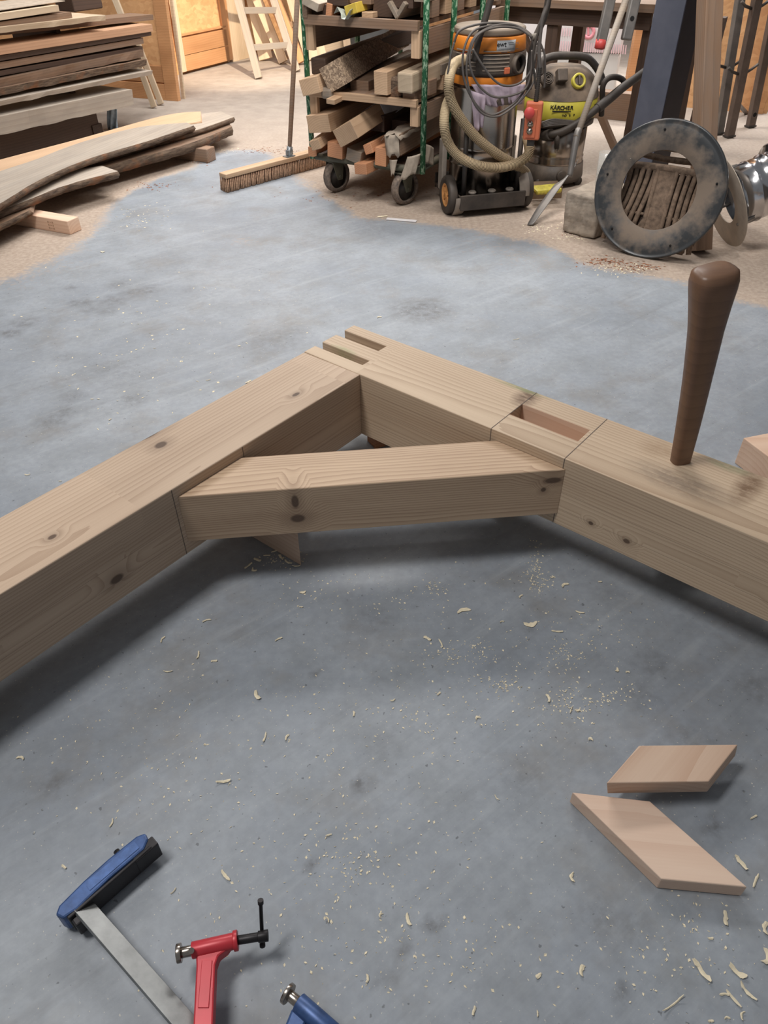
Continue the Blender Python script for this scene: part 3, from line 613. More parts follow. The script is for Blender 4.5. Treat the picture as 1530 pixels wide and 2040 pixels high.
# sawdust and crumbs, uncountable
m = MB(); rnd = random.Random(4)
def crumb(p, s):
    a = rnd.random()*6.28; c, q = math.cos(a)*s, math.sin(a)*s; k = rnd.uniform(0.25, 0.7)
    m.add([(p.x-c, p.y-q, 0.0004), (p.x+q*k, p.y-c*k, 0.0004), (p.x+c, p.y+q, 0.0004), (p.x-q*k, p.y+c*k, 0.0016)], [(0, 1, 2, 3)], 0)
for (a, b, ra, rb, n) in [(1185, 1390, 90, 40, 90), (1170, 1130, 0, 0, 0), (1065, 1130, 18, 45, 110), (1080, 1160, 30, 22, 60), (930, 1300, 90, 30, 110), (860, 1170, 30, 18, 40), (1130, 1310, 60, 30, 90), (1000, 1365, 50, 18, 60), (1120, 1400, 60, 60, 60), (560, 1115, 55, 18, 60), (760, 1190, 300, 60, 120), (850, 1400, 350, 120, 260),
                         (700, 1700, 350, 200, 200), (1350, 1880, 170, 130, 120), (300, 1500, 280, 180, 140), (800, 1900, 380, 120, 150), (700, 1720, 90, 60, 80), (1200, 1250, 160, 70, 90), (1230, 535, 60, 12, 110), (1150, 470, 40, 12, 90), (430, 300, 60, 10, 60), (1080, 455, 50, 10, 70), (280, 430, 60, 30, 80), (300, 700, 280, 180, 120)]:
    for _ in range(n):
        g = rnd.gauss(0, 0.5), rnd.gauss(0, 0.5); p = P(a+ra*g[0], b+rb*g[1]); crumb(p, rnd.uniform(0.0012, 0.004)*(1 if b > 900 else 2.2))
o = m.build('sawdust', M_shave); tag(o, 'fine pale sawdust and crumbs strewn over the workshop floor', 'sawdust', None, 'stuff')
m = MB()
for (a, b, ra, rb, n) in [(1190, 520, 25, 8, 60), (1225, 522, 25, 6, 40), (1270, 532, 40, 8, 90), (1140, 462, 30, 8, 50), (395, 322, 25, 5, 60), (300, 370, 60, 8, 60), (530, 300, 60, 6, 80), (700, 390, 120, 20, 60)]:
    for _ in range(n):
        p = P(a+ra*rnd.gauss(0, 0.6), b+rb*rnd.gauss(0, 0.6)); crumb(p, rnd.uniform(0.004, 0.012))
o = m.build('bark_crumbs', pm('bark_crumb', sr(140, 92, 66), 0.9, var=0.4, scale=90)); tag(o, 'reddish brown bark crumbs and dirt on the dusty floor by the black ring', 'debris', None, 'stuff')

# ================================================================== background
U = hd(28.3); W = hd(118.3); AU, AW = 28.3, 118.3
def Zat(px, py, xy):
    r = ray(px, py); return H + r.z*math.hypot(xy[0], xy[1])/math.hypot(r.x, r.y)
def seg(name, label, cat, p0, p1, w, h, mat, roll=0, group=None, bev=0.003, upv=(0, 0, 1)):
    """a straight piece of timber or bar whose local X runs along it"""
    p0 = Vector(p0); p1 = Vector(p1); L = (p1-p0).length; o = MB().box((L/2, 0, 0), (L, w, h)).build(name, mat, bevel=bev)
    o.matrix_world = frame(p0, p1, Vector(upv), roll); return tag(o, label, cat, group)
def child_bar(name, root, p0, p1, w, h, mat, roll=0, bev=0.002, upv=(0, 0, 1)):
    p0 = Vector(p0); p1 = Vector(p1); L = (p1-p0).length; o = MB().box((L/2, 0, 0), (L, w, h)).build(name, mat, bevel=bev)
    o.parent = root; o.matrix_local = root.matrix_world.inverted()@frame(p0, p1, Vector(upv), roll); return o
def up_date(): bpy.context.view_layer.update()

# ---------------- walls at the back
def quadwall(name, a, b, z0, z1, th, mat):
    o = MB().bar(Vector((a[0], a[1], (z0+z1)/2)), Vector((b[0], b[1], (z0+z1)/2)), th, z1-z0).build(name, mat); return struct(o)
wl0 = P(362, 149); wl1 = wl0+U*3.9
quadwall('wall_left', wl0-U*0.9+hd(-61.7)*0.08, wl1+hd(-61.7)*0.08, 0, 3.4, 0.1, M_osb)
quadwall('wall_back', wl1+hd(-61.7)*0.1, wl1+W*1.7, 0, 3.4, 0.1, M_osb)
ro = P(1465, 222); ro2 = P(1519.5, 226)
quadwall('wall_right', ro-W*0.62, ro2+W*0.0, 0, 3.0, 0.06, M_osb)
quadwall('wall_right', ro2, ro2+U*2.5, 0, 3.0, 0.06, M_osb)
b2 = MB().bar(Vector((*(ro2-W*0.08-U*0.04)[:2], 0.0)), Vector((*(ro2-W*0.08-U*0.04)[:2], 3.0)), 0.04, 0.14, tuple(U)).build('trim_1', M_door); struct(b2)
# left side wall further forward, out of view but shading the timber stack
quadwall('wall_left', (-5.4, -2.5), (-5.4, 7.6), 0, 3.4, 0.1, pm('grey_block_wall', sr(120, 114, 108), 0.9))
quadwall('wall_left', (-5.4, 7.6), (-2.9, 9.6), 0, 3.4, 0.1, M_osb)
quadwall('wall_right', (6.4, -2.5), (6.4, 8.5), 0, 3.4, 0.1, bpy.data.materials['grey_block_wall'])

# ---------------- bright OSB door at the left back
dr_ = thing('panel_door', 'sunlit orange board door with two bottom rails at the left back', 'door', (wl0.x, wl0.y, 0)); up_date()
a = wl0.copy(); b = P(458, 126); bb_ = a+U*((b-a).dot(U)); L = (bb_-a).length
child_bar('door_board', dr_, a+Vector((0, 0, 1.05)), bb_+Vector((0, 0, 1.05)), 0.03, 2.0, M_osb)
off = W*0.03
for (z0, z1) in ((0.03, 0.17), (0.175, 0.33), (0.345, 0.365)):
    child_bar('bottom_rail', dr_, a+off+Vector((0, 0, (z0+z1)/2)), bb_+off+Vector((0, 0, (z0+z1)/2)), 0.03, z1-z0, M_door)
child_bar('door_stile', dr_, a+off*1.1+Vector((0, 0, 0.03)), a+off*1.1+Vector((0, 0, 2.05)), 0.035, 0.07, M_pale, upv=tuple(U))
for k in (1,):
    child_bar('door_stile', dr_, bb_+off+Vector((0, 0, 0.03)), bb_+off+Vector((0, 0, 2.05)), 0.03, 0.12, M_door, upv=tuple(U))
# wall frame beyond it
tr = P(497, 113); seg('door_jamb', 'tall pale door jamb board beside the sunlit door', 'board', bb_+U*0.25+Vector((0, 0, 0)), bb_+U*0.25+Vector((0, 0, 2.1)), 0.04, 0.34, M_pale, upv=tuple(U))

# ---------------- nearer door panel leaning, dark orange
pa = P(361, 200); pb = P(274, 193); dd = (pb-pa).normalized(); hh = Vector((dd.x, dd.y, 0))
dn = thing('panel_door', 'nearer orange board door standing in shade right behind the timber stack', 'door', (pa.x, pa.y, 0)); up_date()
bk = Vector((-dd.y, dd.x, 0)); bk = bk if bk.y > 0 else -bk
top = Vector((0, 0, 1.7))+bk*0.12
def dpt(s, z): return pa+hh*s+top*(z/1.7)
def dpanel(name, s0, s1, z0, z1, th, mat, fwd=0.0):
    q = [dpt(s0, z0), dpt(s1, z0), dpt(s1, z1), dpt(s0, z1)]; nn = bk*-1
    o = MB(Matrix.Translation(-dn.location)).add([tuple(x+nn*fwd) for x in q]+[tuple(x+nn*(fwd+th)) for x in q], [(0, 1, 2, 3), (7, 6, 5, 4), (0, 4, 5, 1), (1, 5, 6, 2), (2, 6, 7, 3), (3, 7, 4, 0)]).build(name, mat, dn, bevel=0.002)
    return o
dpanel('door_board', 0.05, 1.0, 0.02, 1.7, 0.02, M_osb)
dpanel('door_stile', 0.0, 0.13, 0.0, 1.7, 0.045, M_door, 0.005)
dpanel('bottom_rail', 0.13, 0.9, 0.0, 0.13, 0.04, M_door, 0.006)
dpanel('bottom_rail', 0.13, 0.9, 0.14, 0.27, 0.03, M_door, 0.006)
MB(Matrix.Translation(-dn.location)).bar(dpt(0.02, 0)+W*0.0-bk*0.0+Vector((0.03, 0.06, 0.0)), dpt(0.02, 1.7)+Vector((0.03, 0.06, 0)), 0.03, 0.02).build('edge_strip', M_pale, dn)

# ---------------- ladder and leaning planks
l0 = P(516, 158); l1 = P(592, 144); lt = Vector((-0.18, 0.75, 2.1))
ld = thing('ladder', 'old grey wooden ladder leaning against the back wall', 'ladder', (l0.x, l0.y, 0)); up_date()
ltop = on(476, 0, (l0.x+lt.x*0.36, l0.y+lt.y*0.36), 90)
def lean(px0, py0, px1, py1, dy, L=2.2):
    a = P(px0, py0); b = on(px1, py1, (a.x, a.y+dy), 90); d = (b-a).normalized(); return a, a+d*L
a0, a1 = lean(516, 158, 474, 0, 0.28); b0, b1 = lean(592, 144, 545, 0, 0.28)
child_bar('stile', ld, a0+Vector((0, 0, 0.01)), a1, 0.075, 0.04, M_ladder, upv=(0, 1, 0)); child_bar('stile', ld, b0+Vector((0, 0, 0.01)), b1, 0.075, 0.04, M_ladder, upv=(0, 1, 0))
for k in range(6):
    f = 0.135+k*0.155; fb = f-0.01; p = a0+(a1-a0)*f; q = b0+(b1-b0)*fb; child_bar('rung', ld, p, q, 0.025, 0.055, M_ladder)
for i, (x0, y0, x1, y1, dy, w_, h_, lb) in enumerate([(565, 128, 512, 0, 0.15, 0.10, 0.05, 'dark edged pine plank leaning behind the ladder, left one'), (598, 130, 545, 0, 0.15, 0.13, 0.09, 'thick rounded pine post leaning behind the ladder, right one'),
                                                     (530, 122, 505, 0, 0.3, 0.16, 0.02, 'wide pale board leaning against the wall behind the ladder'), (640, 118, 610, 0, 0.3, 0.14, 0.02, 'tall pale board leaning behind the broom handle'), (622, 122, 585, 0, 0.3, 0.16, 0.02, 'broad pale board between broom handle and green cart post')]):
    a, b = lean(x0, y0, x1, y1, dy); seg('leaning_plank', lb, 'plank', a+Vector((0, 0, 0.02)), b, w_, h_, M_door if i == 1 else M_pale, upv=(0, -1, 0))
# frames lying at the back
f0 = P(591, 119); f1 = P(697, 96)
seg('timber_rail', 'pale timber rail lying on the floor at the back behind the cart', 'timber', f0+Vector((0, 0, 0.06)), f0+U*1.9+Vector((0, 0, 0.06)), 0.05, 0.12, M_pale)
fr_ = thing('panel_frame', 'small panelled timber frame standing behind the pale floor rail', 'frame', f0+hd(-61.7)*0.12); up_date(); fb0 = fr_.location+Vector((0, 0, 0.0))
child_bar('frame_panel', fr_, fb0+Vector((0, 0, 0.18)), fb0+U*0.72+Vector((0, 0, 0.18)), 0.015, 0.30, M_pale)
for z in (0.03, 0.33): child_bar('frame_rail', fr_, fb0+W*0.012+Vector((0, 0, z)), fb0+W*0.012+U*0.74+Vector((0, 0, z)), 0.03, 0.05, M_saw)
child_bar('frame_post', fr_, fb0+W*0.012+U*0.72+Vector((0, 0, 0)), fb0+W*0.012+U*0.72+Vector((0, 0, 0.36)), 0.03, 0.06, M_pale, upv=tuple(U))
pw = P(692, 96); seg('leaning_plank', 'narrow pale board standing by the silver drum seen under the cart shelf', 'plank', pw, pw+Vector((-0.06, 0.05, 0.9)), 0.09, 0.03, M_pale, upv=(0, -1, 0))
dmP = P(735, 92); dm = MB().lathe([(0.30, 0.0), (0.31, 0.01), (0.31, 0.28), (0.318, 0.29), (0.31, 0.30), (0.31, 0.62), (0.318, 0.63), (0.30, 0.64), (0, 0.64)], 32).build('steel_drum', M_galv); dm.location = (dmP.x-0.05, dmP.y+0.25, 0)
tag(dm, 'silver steel drum on the floor far behind the cart', 'drum')
bx = P(668, 82); o = MB().box((0, 0, 0.16), (0.35, 0.25, 0.32)).build('tool_case', pm('navy_case', sr(34, 44, 66), 0.6), bevel=0.02); o.location = (bx.x+0.1, bx.y+0.45, 0); tag(o, 'dark navy case on the floor beyond the small timber frame', 'case')
m = MB(); rr = random.Random(9)
for k in range(9):
    p = P(700+rr.uniform(-12, 45), 86+rr.uniform(-4, 5)); m.tube(smoothpath([p+Vector((rr.uniform(-.12, .12), rr.uniform(-.1, .1), rr.uniform(0, .07))) for _ in range(5)], 4), 0.006, 5)
tag(m.build('strapping', M_rag), 'loose tangle of pale strapping on the floor by the silver drum', 'strapping', None, 'stuff')

# ---------------- timber cart
FR = P(833, 345, 0.2); FR.z = 0; FLp = P(624, 312, 0.22); wid = (FR-Vector((FLp.x, FLp.y, 0))).dot(W); FL = FR-W*wid; CL = 1.22
ct = thing('timber_cart', 'green steel tube cart on castors loaded with timber on three levels', 'cart', (FR.x, FR.y, 0)); up_date(); ic = Matrix.Translation(-ct.location)
zt1 = Zat(828, 40, FR); zt0 = Zat(828, 61, FR); zm1 = Zat(828, 197, FR); zm0 = Zat(828, 212, FR)
for i, (base, s_) in enumerate([(FR, 0), (FR, 0.36), (FR, 0.78), (FR, 1.2), (FL, 0), (FL, 0.6), (FL, 1.2)]):
    p = base+U*s_ + (W*0.028 if base is FR else -W*0.028)
    MB(ic).tube([p+Vector((0, 0, 0.20)), p+Vector((0, 0, 1.55))], 0.0165, 14).build('cart_post', M_green, ct)
# base frame
m = MB(ic)
zf = 0.215
m.tube([FR+Vector((0, 0, zf)), FL+Vector((0, 0, zf))], 0.021, 12); m.tube([FR+Vector((0, 0, zf)), FR+U*CL+Vector((0, 0, zf))], 0.021, 12); m.tube([FL+Vector((0, 0, zf)), FL+U*CL+Vector((0, 0, zf))], 0.021, 12); m.tube([FR+U*CL+Vector((0, 0, zf)), FL+U*CL+Vector((0, 0, zf))], 0.021, 12)
for k in (0.3, 0.6, 0.9): m.bar(FR+U*k+Vector((0, 0, zf)), FL+U*k+Vector((0, 0, zf)), 0.03, 0.03)
m.build('cart_base_frame', M_frameg, ct)
def caster(fp, rz):
    c = Vector((fp.x, fp.y, 0)); R_ = 0.096
    root = MB(ic@Matrix.Translation(c+Vector((0, 0, R_)))@Matrix.Rotation(rz, 4, 'Z')@Matrix.Rotation(R(90), 4, 'X'))
    root.lathe([(R_-0.022, -0.024), (R_-0.005, -0.024), (R_, -0.016), (R_, 0.016), (R_-0.005, 0.024), (R_-0.022, 0.024), (R_-0.022, -0.024)], 28)
    wh = root.build('caster_wheel', pm('worn_rubber_tyre', sr(104, 94, 88), 0.85, var=0.35, scale=60, dust=0.5) if 'worn_rubber_tyre' not in bpy.data.materials else bpy.data.materials['worn_rubber_tyre'], ct)
    h = MB(ic@Matrix.Translation(c+Vector((0, 0, R_)))@Matrix.Rotation(rz, 4, 'Z')@Matrix.Rotation(R(90), 4, 'X')).lathe([(0, -0.02), (0.018, -0.022), (0.02, -0.010), (R_-0.02, -0.008), (R_-0.02, 0.008), (0.02, 0.010), (0.018, 0.022), (0, 0.02)], 24).build('wheel_hub', M_blackc, wh)
    fm = MB(ic@Matrix.Translation(c)@Matrix.Rotation(rz, 4, 'Z'))
    for sgn in (-1, 1): fm.prism([(-0.02, R_-0.02), (0.02, R_-0.02), (0.055, 0.17), (0.055, 0.185), (-0.035, 0.185)], -0.003, 0.003, fm.M@Matrix.Translation((0, sgn*0.033, 0))@Matrix.Rotation(R(90), 4, 'X'))
    fm.box((0.01, 0, 0.187), (0.10, 0.08, 0.008)); fm.tube([(0, -0.04, R_), (0, 0.04, R_)], 0.009, 12)
    fm.build('caster_fork', M_frameg, ct, bevel=0.002)
caster(P(672, 381), R(225)); caster(P(806, 406), R(222)); c3 = FR+U*1.1-W*0.06; c4 = FL+U*1.1+W*0.06; caster(c3, R(-60)); caster(c4, R(-60))
# shelf decks
def cbar(name, s0, t0, s1, t1, z0, z1, th, mat, along):
    """bar in cart coordinates: s along the length, t across from the right front post"""
    p = FR+U*s0-W*t0; q = FR+U*s1-W*t1; zc = (z0+z1)/2
    return child_bar(name, ct, p+Vector((0, 0, zc)), q+Vector((0, 0, zc)), th, z1-z0, mat)
for (z1, z0, sd) in ((zt1, zt0, 0.125), (zm1, zm0, 0.10)):
    cbar('shelf_front_board', -0.03, 0.0, -0.03, wid, z0, z1, 0.03, M_brown if sd > .11 else M_saw, 0)
    cbar('shelf_side_board', -0.01, 0.01, CL, 0.01, z0-sd*0.95, z0, 0.028, M_brown, 1)
    cbar('shelf_side_board', -0.01, wid-0.01, CL, wid-0.01, z0-sd*0.95, z0, 0.028, M_brown, 1)
    o = MB().box((CL/2, 0, 0), (CL, wid-0.05, 0.02)).build('shelf_deck', M_brown); o.parent = ct
    p = FR-W*(wid/2)+Vector((0, 0, (z0+z1)/2)); o.matrix_local = ic@frame(p, p+U)
    for t in (0.02, wid-0.02): child_bar('shelf_bracket', ct, FR-W*t-U*0.012+Vector((0, 0, z0-sd)), FR-W*t-U*0.012+Vector((0, 0, z0)), 0.05, 0.03, M_saw, upv=tuple(U))
o = MB().box((CL/2, 0, 0), (CL, wid-0.05, 0.012)).build('bottom_deck', M_dark); o.parent = ct; p = FR-W*(wid/2)+Vector((0, 0, zf+0.012)); o.matrix_local = ic@frame(p, p+U)
# pallet blocks along the right side
for lvl, z1 in ((0, zt1), (1, zm1)):
    for k, s_ in enumerate((0.10, 0.27, 0.44, 0.62, 0.82, 1.0)):
        cbar('spacer_block', s_, 0.02, s_+0.09, 0.02, z1, z1+0.075, 0.07, M_saw if k % 2 else M_brown, 1)
    cbar('shelf_top_rail', 0.0 if lvl == 0 else 0.25, 0.015, CL-0.1, 0.015, z1+0.077, z1+0.13, 0.06, M_sawgrey, 1)
cbar('shelf_top_rail', 0.15, 0.02, CL-0.1, 0.02, zt1+0.135, zt1+0.21, 0.05, M_brown, 1)

def stick(label, px, py, w_, h_, L, yaw=0, pitch=0, roll=0, mat=None, prot=0.05, name='timber_offcut', group='timber offcuts on the cart', bev=0.003, back=0.0):
    E = FR-U*prot; c = on(px, py, (E.x, E.y), AW)
    d = hd(AU+yaw); d = Vector((d.x*math.cos(R(pitch)), d.y*math.cos(R(pitch)), math.sin(R(pitch)))); c = c+d*back
    return seg(name, label, 'timber', c, c+d*L, w_, h_, mat or M_saw, R(roll), group, bev)
# bottom level
stick('thick pale square-ended beam at the left on the cart bottom level', 634, 247, 0.155, 0.095, 1.2, 0, 1, -8, M_saw, 0.08)
stick('long slanting pale lath below the thick beam at the bottom level left', 628, 289, 0.07, 0.055, 1.3, -3, 6, -18, M_saw, 0.10)
stick('short reddish block at the far left corner of the cart bottom', 622, 303, 0.06, 0.055, 0.4, 0, 0, 0, M_orange, 0.02)
stick('reddish square block end next to the left castor', 667, 300, 0.105, 0.085, 0.9, 0, 0, 4, M_orange, 0.05)
b5 = stick('biggest tan beam partly wrapped in silver film on the bottom level', 688, 268, 0.10, 0.15, 1.5, 3, 7.5, 62, M_saw, 0.12)
child_bar('silver_wrap', b5, b5.matrix_world@Vector((0.33, 0, 0)), b5.matrix_world@Vector((0.72, 0, 0)), 0.104, 0.154, M_foil, 0, 0.003) if False else None
o = MB().box((0.50, 0, 0), (0.36, 0.103, 0.153)).build('silver_wrap', M_foil, b5, bevel=0.003)
stick('small reddish stick end right under the wrapped beam', 733, 297, 0.055, 0.055, 1.0, 0, 1, -20, M_orange, 0.05)
stick('grey slanted-end stick resting between the reddish block and lowest stick', 704, 311, 0.10, 0.07, 0.9, 2, 0, 12, M_sawgrey, 0.05)
stick('lowest orange stick poking out over the floor between the castors', 718, 337, 0.085, 0.06, 0.9, 3, 0, -5, M_orange, 0.10)
stick('orange timber end half covered by torn paper at bottom right', 758, 313, 0.075, 0.10, 1.2, 0, 0, 3, M_orange, 0.04)
pp_ = stick('paper-topped beam at the right of the cart bottom level', 782, 290, 0.10, 0.11, 1.5, 0, 2, -6, M_brown, 0.05)
m = MB(); pv = []
for i in range(9):
    for j in range(7):
        x = -0.012+0.28*i/8; y = -0.062+0.128*j/6; z = 0.059+0.006*math.sin(i*1.7+j)+(-0.03 if j in (0, 6) else 0); x -= 0.02*math.sin(j*2.1) if i == 0 else 0
        pv.append((x, y, z))
m.add(pv, [(i*7+j, i*7+j+1, (i+1)*7+j+1, (i+1)*7+j) for i in range(8) for j in range(6)], 0, True)
pv = [(-0.014+0.004*math.sin(j*2+i), -0.05+0.085*j/5, 0.06-0.11*i/5-(0.015*math.sin(j*1.9) if i == 5 else 0)) for i in range(6) for j in range(6)]
m.add(pv, [(i*6+j, i*6+j+1, (i+1)*6+j+1, (i+1)*6+j) for i in range(5) for j in range(5)], 0, True)
m.build('torn_paper', M_rag, pp_, solid=0.0015)
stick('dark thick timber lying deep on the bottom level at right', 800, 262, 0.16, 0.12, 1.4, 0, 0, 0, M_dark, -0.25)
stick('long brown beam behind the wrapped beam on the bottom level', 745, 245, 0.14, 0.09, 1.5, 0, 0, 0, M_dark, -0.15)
# middle level
cb = MB(); L = 1.5; E_c = FR-U*0.06; c = on(664, 152, (E_c.x, E_c.y), AW); d = hd(AU-9.5); d = Vector((d.x*math.cos(R(1.5)), d.y*math.cos(R(1.5)), math.sin(R(1.5))))
m0 = frame(c, c+d, Vector((0, 0, 1)), R(-27)); hs = 0.062
cxs = [0, 0.26, 0.31, 0.52, 0.57, 0.78, 0.83, 1.05, 1.1, 1.2]; cys = [-0.062, -0.022, 0.022, 0.062]
cbm = cellbeam('chipboard_beam', cxs, cys, lambda i, j: (-0.02 if (i in (1, 3, 5, 7) and j == 1) else 0.066), -0.066, M_chip); cbm.matrix_world = m0; tag(cbm, 'big speckled pressed-wood beam with square holes on the middle shelf', 'beam')
seg('plastic_profile', 'dark grey channel end poking out behind the speckled beam', 'profile', on(634, 133, (FR.x, FR.y), AW), on(634, 133, (FR.x, FR.y), AW)+U*1.3+Vector((0, 0, 0.03)), 0.10, 0.085, M_dark, 0, None, 0.008)
stick('tilted tan chunk sticking out at the left of the middle shelf', 617, 172, 0.125, 0.085, 0.7, -3, 2, -14, M_saw, 0.10)
o = stick('round-cornered grey post end under the speckled beam', 649, 187, 0.075, 0.062, 1.3, -4, 1, 0, M_sawgrey, 0.07, bev=0.018)
stick('thin pale lath sticking out furthest on the middle shelf', 658, 203, 0.055, 0.026, 0.9, 0, 3, 3, M_saw, 0.13)
stick('dark square beam behind the lath on the middle shelf', 716, 178, 0.12, 0.09, 1.4, -2, 1.5, 0, M_brown, -0.10)
stick('square clean-cut beam end right of centre on the middle shelf', 758, 166, 0.085, 0.115, 1.5, 2, 2, 0, M_saw, 0.06)
stick('bark-edged dark piece beside the clean-cut beam end', 783, 176, 0.075, 0.105, 1.4, 2, 1.5, 0, M_bark, 0.02, bev=0.015)
stick('whitish beam end with a bark corner nearest the right post', 806, 166, 0.095, 0.10, 1.5, 3, 3, 0, M_pale, 0.07, bev=0.01)
stick('small square block end under the whitish beam', 814, 189, 0.075, 0.05, 0.6, 0, 0, 0, M_brown, 0.02)
# top level
yl = stick('lath with a yellow painted end on the top shelf', 699, 19, 0.075, 0.045, 1.3, 4, 2, -16, M_saw, 0.06)
MB().box((0.05, 0, 0), (0.104, 0.0765, 0.0465)).build('painted_end', pm('yellow_paint', sr(206, 178, 74), 0.5), yl, bevel=0.003)
stick('flat pale block lying on the top shelf edge under the yellow-ended lath', 731, 30, 0.068, 0.026, 0.5, 3, 0, 0, M_saw, 0.02)
stick('white painted short board on the top shelf at the far left', 618, 8, 0.10, 0.04, 0.8, -4, 0, 20, M_rag, 0.07)
stick('upright brown stub hanging at the left top shelf corner', 606, 16, 0.03, 0.09, 0.5, 0, 0, 0, M_brown, 0.05)
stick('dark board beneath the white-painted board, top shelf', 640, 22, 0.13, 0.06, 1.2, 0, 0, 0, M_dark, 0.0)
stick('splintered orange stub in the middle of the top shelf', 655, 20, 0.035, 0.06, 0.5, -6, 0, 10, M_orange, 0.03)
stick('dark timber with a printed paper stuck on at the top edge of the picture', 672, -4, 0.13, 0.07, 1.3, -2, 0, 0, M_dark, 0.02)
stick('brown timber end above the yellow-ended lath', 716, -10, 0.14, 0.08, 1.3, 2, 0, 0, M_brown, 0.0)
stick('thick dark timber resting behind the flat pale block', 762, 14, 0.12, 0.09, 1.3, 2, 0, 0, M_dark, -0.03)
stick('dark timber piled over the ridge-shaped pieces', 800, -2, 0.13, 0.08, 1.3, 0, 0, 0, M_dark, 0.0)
stick('dark stick standing ridge-like, left slope, top shelf right', 782, 20, 0.022, 0.085, 1.2, 2, 0, -38, M_sawgrey, 0.03)
stick('dark stick standing ridge-like, right slope, top shelf right', 797, 21, 0.022, 0.085, 1.2, 2, 0, 38, M_sawgrey, 0.03)
m = MB(); c = on(690, 26, (FR.x-U.x*0.05, FR.y-U.y*0.05), AW); rr = random.Random(3); pv = []
for i in range(7):
    for j in range(6): pv.append(c+U*(0.06*i-0.05)+W*(0.10*(j/5-0.5)*(1.3 if i > 1 else 0.8)+rr.uniform(-.012, .012))+Vector((0, 0, 0.03*math.sin(j*1.4+i*0.8)+rr.uniform(-.008, .008)-0.004*i)))
m.add(pv, [(i*6+j, i*6+j+1, (i+1)*6+j+1, (i+1)*6+j) for i in range(6) for j in range(5)], 0, False)
tag(m.build('plastic_wrap', M_film, solid=0.001), 'crumpled clear plastic wrap on the cart top shelf front', 'plastic wrap')
# rags on the base rail by the right post
def cloth(name, pts_px, E, ang, mat, label, cat, depth=0.06, parent=None, seed=1, nx=9, ny=9, fold=0.012, nf=5):
    """draped cloth between four traced corners, with folds in depth"""
    c = [on(a, b, E, ang) for a, b in pts_px]; n_ = Vector((math.cos(R(ang)), -math.sin(R(ang)), 0)); n_ = n_ if n_.y < 0 else -n_; vs = []
    rr = random.Random(seed); ph = rr.random()*6
    for i in range(nx+1):
        for j in range(ny+1):
            a, b = i/nx, j/ny; p = (c[0]*(1-a)+c[1]*a)*(1-b)+(c[3]*(1-a)+c[2]*a)*b
            p = p+n_*(depth*math.sin(math.pi*a)*0.5+fold*math.sin(a*nf*2*math.pi+ph+b*1.5)*(0.4+b))+Vector((0, 0, 0.006*math.sin(a*11+ph)*b)); vs.append(p)
    m = MB().add(vs, [(i*(ny+1)+j, i*(ny+1)+j+1, (i+1)*(ny+1)+j+1, (i+1)*(ny+1)+j) for i in range(nx) for j in range(ny)], 0, True)
    if parent: m.v = [tuple(Vector(v)-parent.location) for v in m.v]
    o = m.build(name, mat, parent, solid=0.003)
    if label: tag(o, label, cat)
    return o
Ef = FR-U*0.045
cloth('canvas_rag', [(812, 312), (838, 306), (828, 345), (796, 361)], (Ef.x, Ef.y), AW, M_rag, 'pale canvas rag draped over the cart rail left of the front post', 'rag', 0.05, seed=2, fold=0.006, nf=3)
cloth('canvas_rag', [(842, 285), (862, 296), (860, 328), (840, 322)], (Ef.x+0.02, Ef.y), AU, M_rag, 'crumpled canvas rag on the cart rail right of the front post', 'rag', 0.05, seed=5, fold=0.008, nf=2)
cloth('canvas_rag', [(776, 318), (792, 318), (786, 345), (779, 350)], (Ef.x, Ef.y), AW, M_rag, 'small pointed rag scrap hanging below the torn paper', 'rag', 0.02, seed=7, fold=0.003, nf=2)

# ---------------- broom
g0 = P(455, 384); g1 = P(664, 326); gd = (g1-g0).normalized(); gn = Vector((-gd.y, gd.x, 0)); gn = gn if gn.y > 0 else -gn; GL = (g1-g0).length
brm = thing('push_broom', 'wide push broom with brown bristles standing by the timber cart', 'broom', (g0.x, g0.y, 0)); up_date()
hd0 = g0+gn*0.04
child_bar('broom_head', brm, hd0+Vector((0, 0, 0.095)), hd0+gd*GL+Vector((0, 0, 0.095)), 0.075, 0.028, M_saw, bev=0.006)
m = MB(Matrix.Translation(-brm.location)); rr = random.Random(6); nt = 64
for i in range(nt):
    for j in range(5):
        p = g0+gd*(GL*(i+0.5)/nt)+gn*(0.012+0.016*j); q = p+Vector((rr.uniform(-.004, .004), -0.012+0.004*j+rr.uniform(-.005, .005), 0))-gd*0.004
        m.tube([p+Vector((0, 0, 0.082)), (p+q)/2+Vector((0, 0, 0.045)), Vector((q.x, q.y, 0.002))], 0.004, 5, rf=lambda k: (0.0035, 0.0055, 0.0075)[k])
m.build('bristles', M_bristle, brm)
hp = g0+gd*(GL*0.60)+gn*0.035
hq = on(592, 0, (hp.x-0.05, hp.y+0.10), 90); hdv = (hq-(hp+Vector((0, 0, 0.11)))).normalized()
hs_ = hp+Vector((0, 0, 0.105))
MB(Matrix.Translation(-brm.location)).tube([hs_+hdv*0.03, hs_+hdv*0.10, hs_+hdv*0.25, hs_+hdv*1.55], 0.015, 14, rf=lambda i: (0.012, 0.0145, 0.0155, 0.017)[i]).build('broom_handle', M_handle if False else M_brown, brm)
m = MB(Matrix.Translation(-brm.location)); m.tube([hs_+hdv*0.0, hs_+hdv*0.065], 0.0195, 14); m.bar(hs_-gd*0.035+Vector((0, 0, 0.006)), hs_+gd*0.035+Vector((0, 0, 0.006)), 0.05, 0.006)
m.bar(hs_+hdv*0.03-gd*0.024, hs_+hdv*0.03+gd*0.024, 0.02, 0.03); m.build('handle_socket', M_galv, brm)

